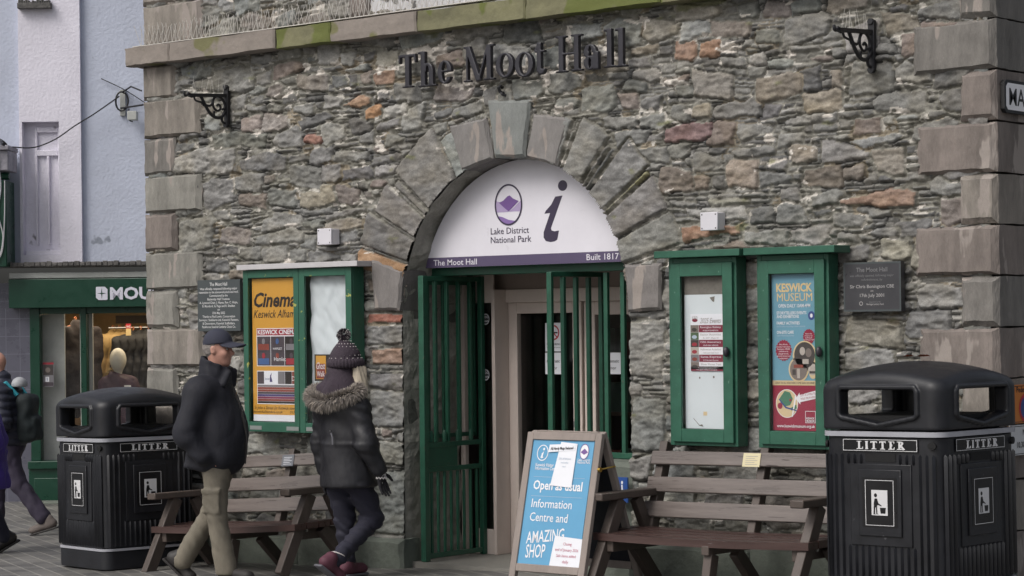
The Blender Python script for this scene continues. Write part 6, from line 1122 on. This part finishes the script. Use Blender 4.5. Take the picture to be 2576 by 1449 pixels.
q = MB(); q.tube([(-.172, -.03, 1.01), (-.174, -.045, .98), (-.178, -.05, .93)], .006, 6); q.build('drawcord', 'shoe_grey', WOM); q = MB(); q.tube([(-.168, -.028, 1.025), (-.18, -.028, 1.025)], .006, 8); q.build('stud', 'steel', WOM)
def furp():
    a = random.uniform(0, 2*PI); b = random.uniform(0, 2*PI); c = Vector((-.085+.105*math.cos(a), .02+.205*math.sin(a), 1.255-.035*math.cos(a)*-1+.035*abs(math.sin(a)))); o_ = Vector((math.cos(a)*math.cos(b), math.sin(a)*math.cos(b), math.sin(b))); return c+o_*.032, o_+Vector((0, 0, -.35))
tufts('fur_trim', ['fur_grey', 'fur_light'], WOM, 9000, furp, (.028, .052), .0026)
S_ = SDF(); S_.ell((0, 0, .76), (.125, .15, .14), .05); limb(S_, [(.0, -.08, .72), (.165, -.09, .4), (-.19, -.08, .13)], [.1, .073, .052], .03); limb(S_, [(.0, .088, .74), (.06, .09, .42), (.09, .09, .06)], [.105, .07, .052], .03); S_.noise(lambda P_: fold(P_, .08, .016)+.006*np.sin(P_[:, 2]*70+P_[:, 0]*40+n3(P_, .08)*5)); S_.build('jeans', 'denim_dark', (-.32, -.26, .05), (.32, .26, .9), .0095, WOM)
shoe('shoe', 'shoe_pink', WOM, (-.235, -.08, .15), (.98, -.1), .62, .245, 'shoe_grey'); shoe('shoe', 'shoe_pink', WOM, (.09, .09, .09), (1, 0), 0, .245, 'shoe_grey')
q = MB(); q.tube([(-.16+.052*math.cos(a), -.08+.055*math.sin(a), .165-.03*math.cos(a)) for a in [k*PI/8 for k in range(17)]], .004, 6); q.build('ankle_stripe', 'knit_white', WOM)
for s_, w0, d_ in ((-1, (.05, -.278, .745), (.2, -.12, -1)), (1, (.005, .212, .73), (.1, .02, -1))):
    S_ = SDF(); hand_ops(S_, w0, d_, (.9, 0, .1) if s_ < 0 else (.9, 0, .1), 1.08, .3); S_.cap(w0, np.array(w0)+np.array((0, 0, .05)), .034, .036, .02); g_ = S_.build('glove', 'glove_black', (-.12, w0[1]-.12, .5), (.2, w0[1]+.12, .82), .0042, WOM)
    q = MB(); d = Vector(d_).normalized()
    for k in range(3):
        c = Vector(w0)+d*(.006+k*.022); pts = [c+Vector((.0335*math.cos(a)*1.03, .0305*math.sin(a)*1.03, .006*(1 if i % 2 else -1))) for i, a in enumerate([j*2*PI/20 for j in range(21)])]; q.tube(pts, .0055, 5)
    q.build('zigzag', 'glove_white', g_)
    if s_ < 0: q = MB(); q.tube([Vector(w0)+Vector((-.03, -.015, .03)), Vector(w0)+Vector((-.01, -.036, .02))], .011, 6); q.build('cuff_patch', 'glove_pink', g_)
# ---------------------------------------------------------------- bald man with a rucksack, cut off by the left edge
p = atD(26, 1352, 21.3); hd = RT*-.98+FW*.16; th = math.atan2(hd.y, hd.x)
WK = thing('person', 'bald man in navy puffer jacket with a dark rucksack walking out at the left edge', 'person', (p.x, p.y, gz(p.x)-.012*max(0, p.y-2)), (0, 0, th))
hc = (.13, 0, 1.64); S_ = SDF(); head_ops(S_, hc, 1.0, .1); S_.cap((.04, 0, 1.42), (.1, 0, 1.57), .06, .055, .03).cap((.02, -.13, 1.36), (.02, .13, 1.36), .08, None, .08).ell((0, 0, 1.12), (.11, .16, .28), .08).ell((-.02, 0, .9), (.12, .16, .13), .08)
for s_ in (-1, 1): limb(S_, [(.02, s_*.19, 1.36), (-.04, s_*.25, 1.1), (.12, s_*.22, .98)], [.05, .04, .03]); hand_ops(S_, (.12, s_*.22, .98), (.9, -s_*.3, -.2), (0, -s_*.2, 1), 1, .6)
limb(S_, [(0, .09, .86), (-.14, .09, .48), (-.37, .09, .17)], [.085, .05, .04]); limb(S_, [(0, -.09, .86), (.16, -.09, .48), (.2, -.09, .08)], [.085, .05, .04]); S_.build('body', 'skin', (-.5, -.36, .03), (.34, .36, 1.8), .012, WK)
S_ = SDF(); S_.cap((.02, -.15, 1.35), (.02, .15, 1.35), .1, None, .08).ell((.0, 0, 1.14), (.16, .22, .3), .08).ell((-.01, 0, .93), (.16, .2, .14), .06).cap((.04, 0, 1.42), (.07, 0, 1.5), .09, .08, .03)
for s_ in (-1, 1): limb(S_, [(.02, s_*.2, 1.35), (-.04, s_*.265, 1.1), (.1, s_*.24, .99)], [.085, .08, .06], .04)
S_.noise(lambda P_: np.abs(np.sin(P_[:, 2]*44))*-.014+fold(P_, .08, .014)); S_.build('jacket', 'puffer_navy', (-.34, -.42, .76), (.3, .42, 1.58), .012, WK)
S_ = SDF(); S_.ell((0, 0, .86), (.15, .17, .12), .05); limb(S_, [(0, .09, .84), (-.14, .09, .48), (-.36, .09, .19)], [.105, .08, .08], .03); limb(S_, [(0, -.09, .84), (.16, -.09, .48), (.19, -.09, .08)], [.105, .08, .08], .03); S_.noise(lambda P_: fold(P_, .09, .024)); S_.build('trousers', 'trouser_plum', (-.5, -.26, .05), (.34, .26, 1.0), .012, WK)
shoe('boot', 'boot_grey', WK, (-.42, .09, .16), (1, 0), .28, .29); shoe('boot', 'boot_grey', WK, (.2, -.09, .1), (1, 0), 0, .29)
S_ = SDF(); S_.box((-.19, 0, 1.12), (.085, .14, .23), .07).box((-.26, 0, 1.03), (.05, .11, .12), .04, .02).noise(lambda P_: n3(P_, .08)*.02); bp_ = S_.build('rucksack', 'pack_green', (-.42, -.22, .82), (-.06, .22, 1.46), .013, None)
bp_.location = WK.location; bp_.rotation_euler = WK.rotation_euler; tag(bp_, 'dark green rucksack on the back of the bald man at the left edge', 'rucksack')
q = MB()
for s_ in (-1, 1): q.tube([(-.13, s_*.11, 1.34), (-.03, s_*.13, 1.46), (.1, s_*.14, 1.4), (.165, s_*.14, 1.2), (.1, s_*.16, 1.0), (-.12, s_*.13, .95)], .022, 8, 0)
q.build('strap', 'pack_teal', bp_)
mat('white_mesh', (160, 162, 166), .7); S_ = SDF().ell((-.13, .05, 1.44), (.075, .09, .075), .02).plane((0, 0, 1.42), (0, 0, -1), .01); sh_ = S_.build('sun_hat', 'white_mesh', (-.27, -.2, 1.36), (.02, .14, 1.64), .009, None); sh_.location = WK.location; sh_.rotation_euler = WK.rotation_euler; tag(sh_, 'white scalloped hat hanging above the rucksack of the bald man', 'hat')
# ---------------------------------------------------------------- person in purple, mostly outside the frame on the left
p = atD(-42, 1450, 19.0); hd = RT*-.9+FW*-.43; th = math.atan2(hd.y, hd.x)
PU = thing('person', 'person in a long purple coat cut off by the left edge of the picture', 'person', (p.x, p.y, gz(p.x)), (0, 0, th))
S_ = SDF(); head_ops(S_, (.04, 0, 1.5), .95); S_.cap((0, 0, 1.3), (.02, 0, 1.44), .055, .05, .03).ell((0, 0, 1.05), (.12, .17, .3), .08); limb(S_, [(0, .09, .8), (.08, .09, .44), (.05, .09, .08)], [.085, .06, .045]); limb(S_, [(0, -.09, .8), (-.06, -.09, .44), (-.2, -.09, .12)], [.085, .06, .045]); S_.build('body', 'skin', (-.35, -.3, .03), (.3, .3, 1.68), .016, PU)
S_ = SDF(); S_.cap((0, -.14, 1.24), (0, .14, 1.24), .1, None, .08).ell((0, 0, 1.0), (.19, .24, .34), .08).cap((0, 0, .9), (0, 0, .55), .2, .24, .08).cap((0, 0, 1.28), (.02, 0, 1.38), .09, .08, .04)
for s_ in (-1, 1): limb(S_, [(0, s_*.19, 1.23), (-.04, s_*.28, .98), (.1, s_*.27, .78)], [.09, .08, .065], .04)
S_.noise(lambda P_: fold(P_, .12, .04)+fold(P_+V3(2, 7, 1), .05, .012)).plane((0, 0, .56), (0, 0, -1), .01); S_.build('coat', 'purple_cloth', (-.36, -.44, .5), (.36, .44, 1.5), .014, PU)
S_ = SDF(); limb(S_, [(0, .09, .7), (.08, .09, .44), (.05, .09, .08)], [.1, .08, .065]); limb(S_, [(0, -.09, .7), (-.06, -.09, .44), (-.2, -.09, .13)], [.1, .08, .065]); S_.build('trousers', 'denim_dark', (-.35, -.25, .05), (.3, .25, .85), .016, PU)
shoe('shoe', 'shoe_dark', PU, (.05, .09, .09), (1, 0), 0); shoe('shoe', 'shoe_dark', PU, (-.22, -.09, .15), (1, 0), .5)
for b in list(bpy.data.meshes):
    if b.users == 0: bpy.data.meshes.remove(b)
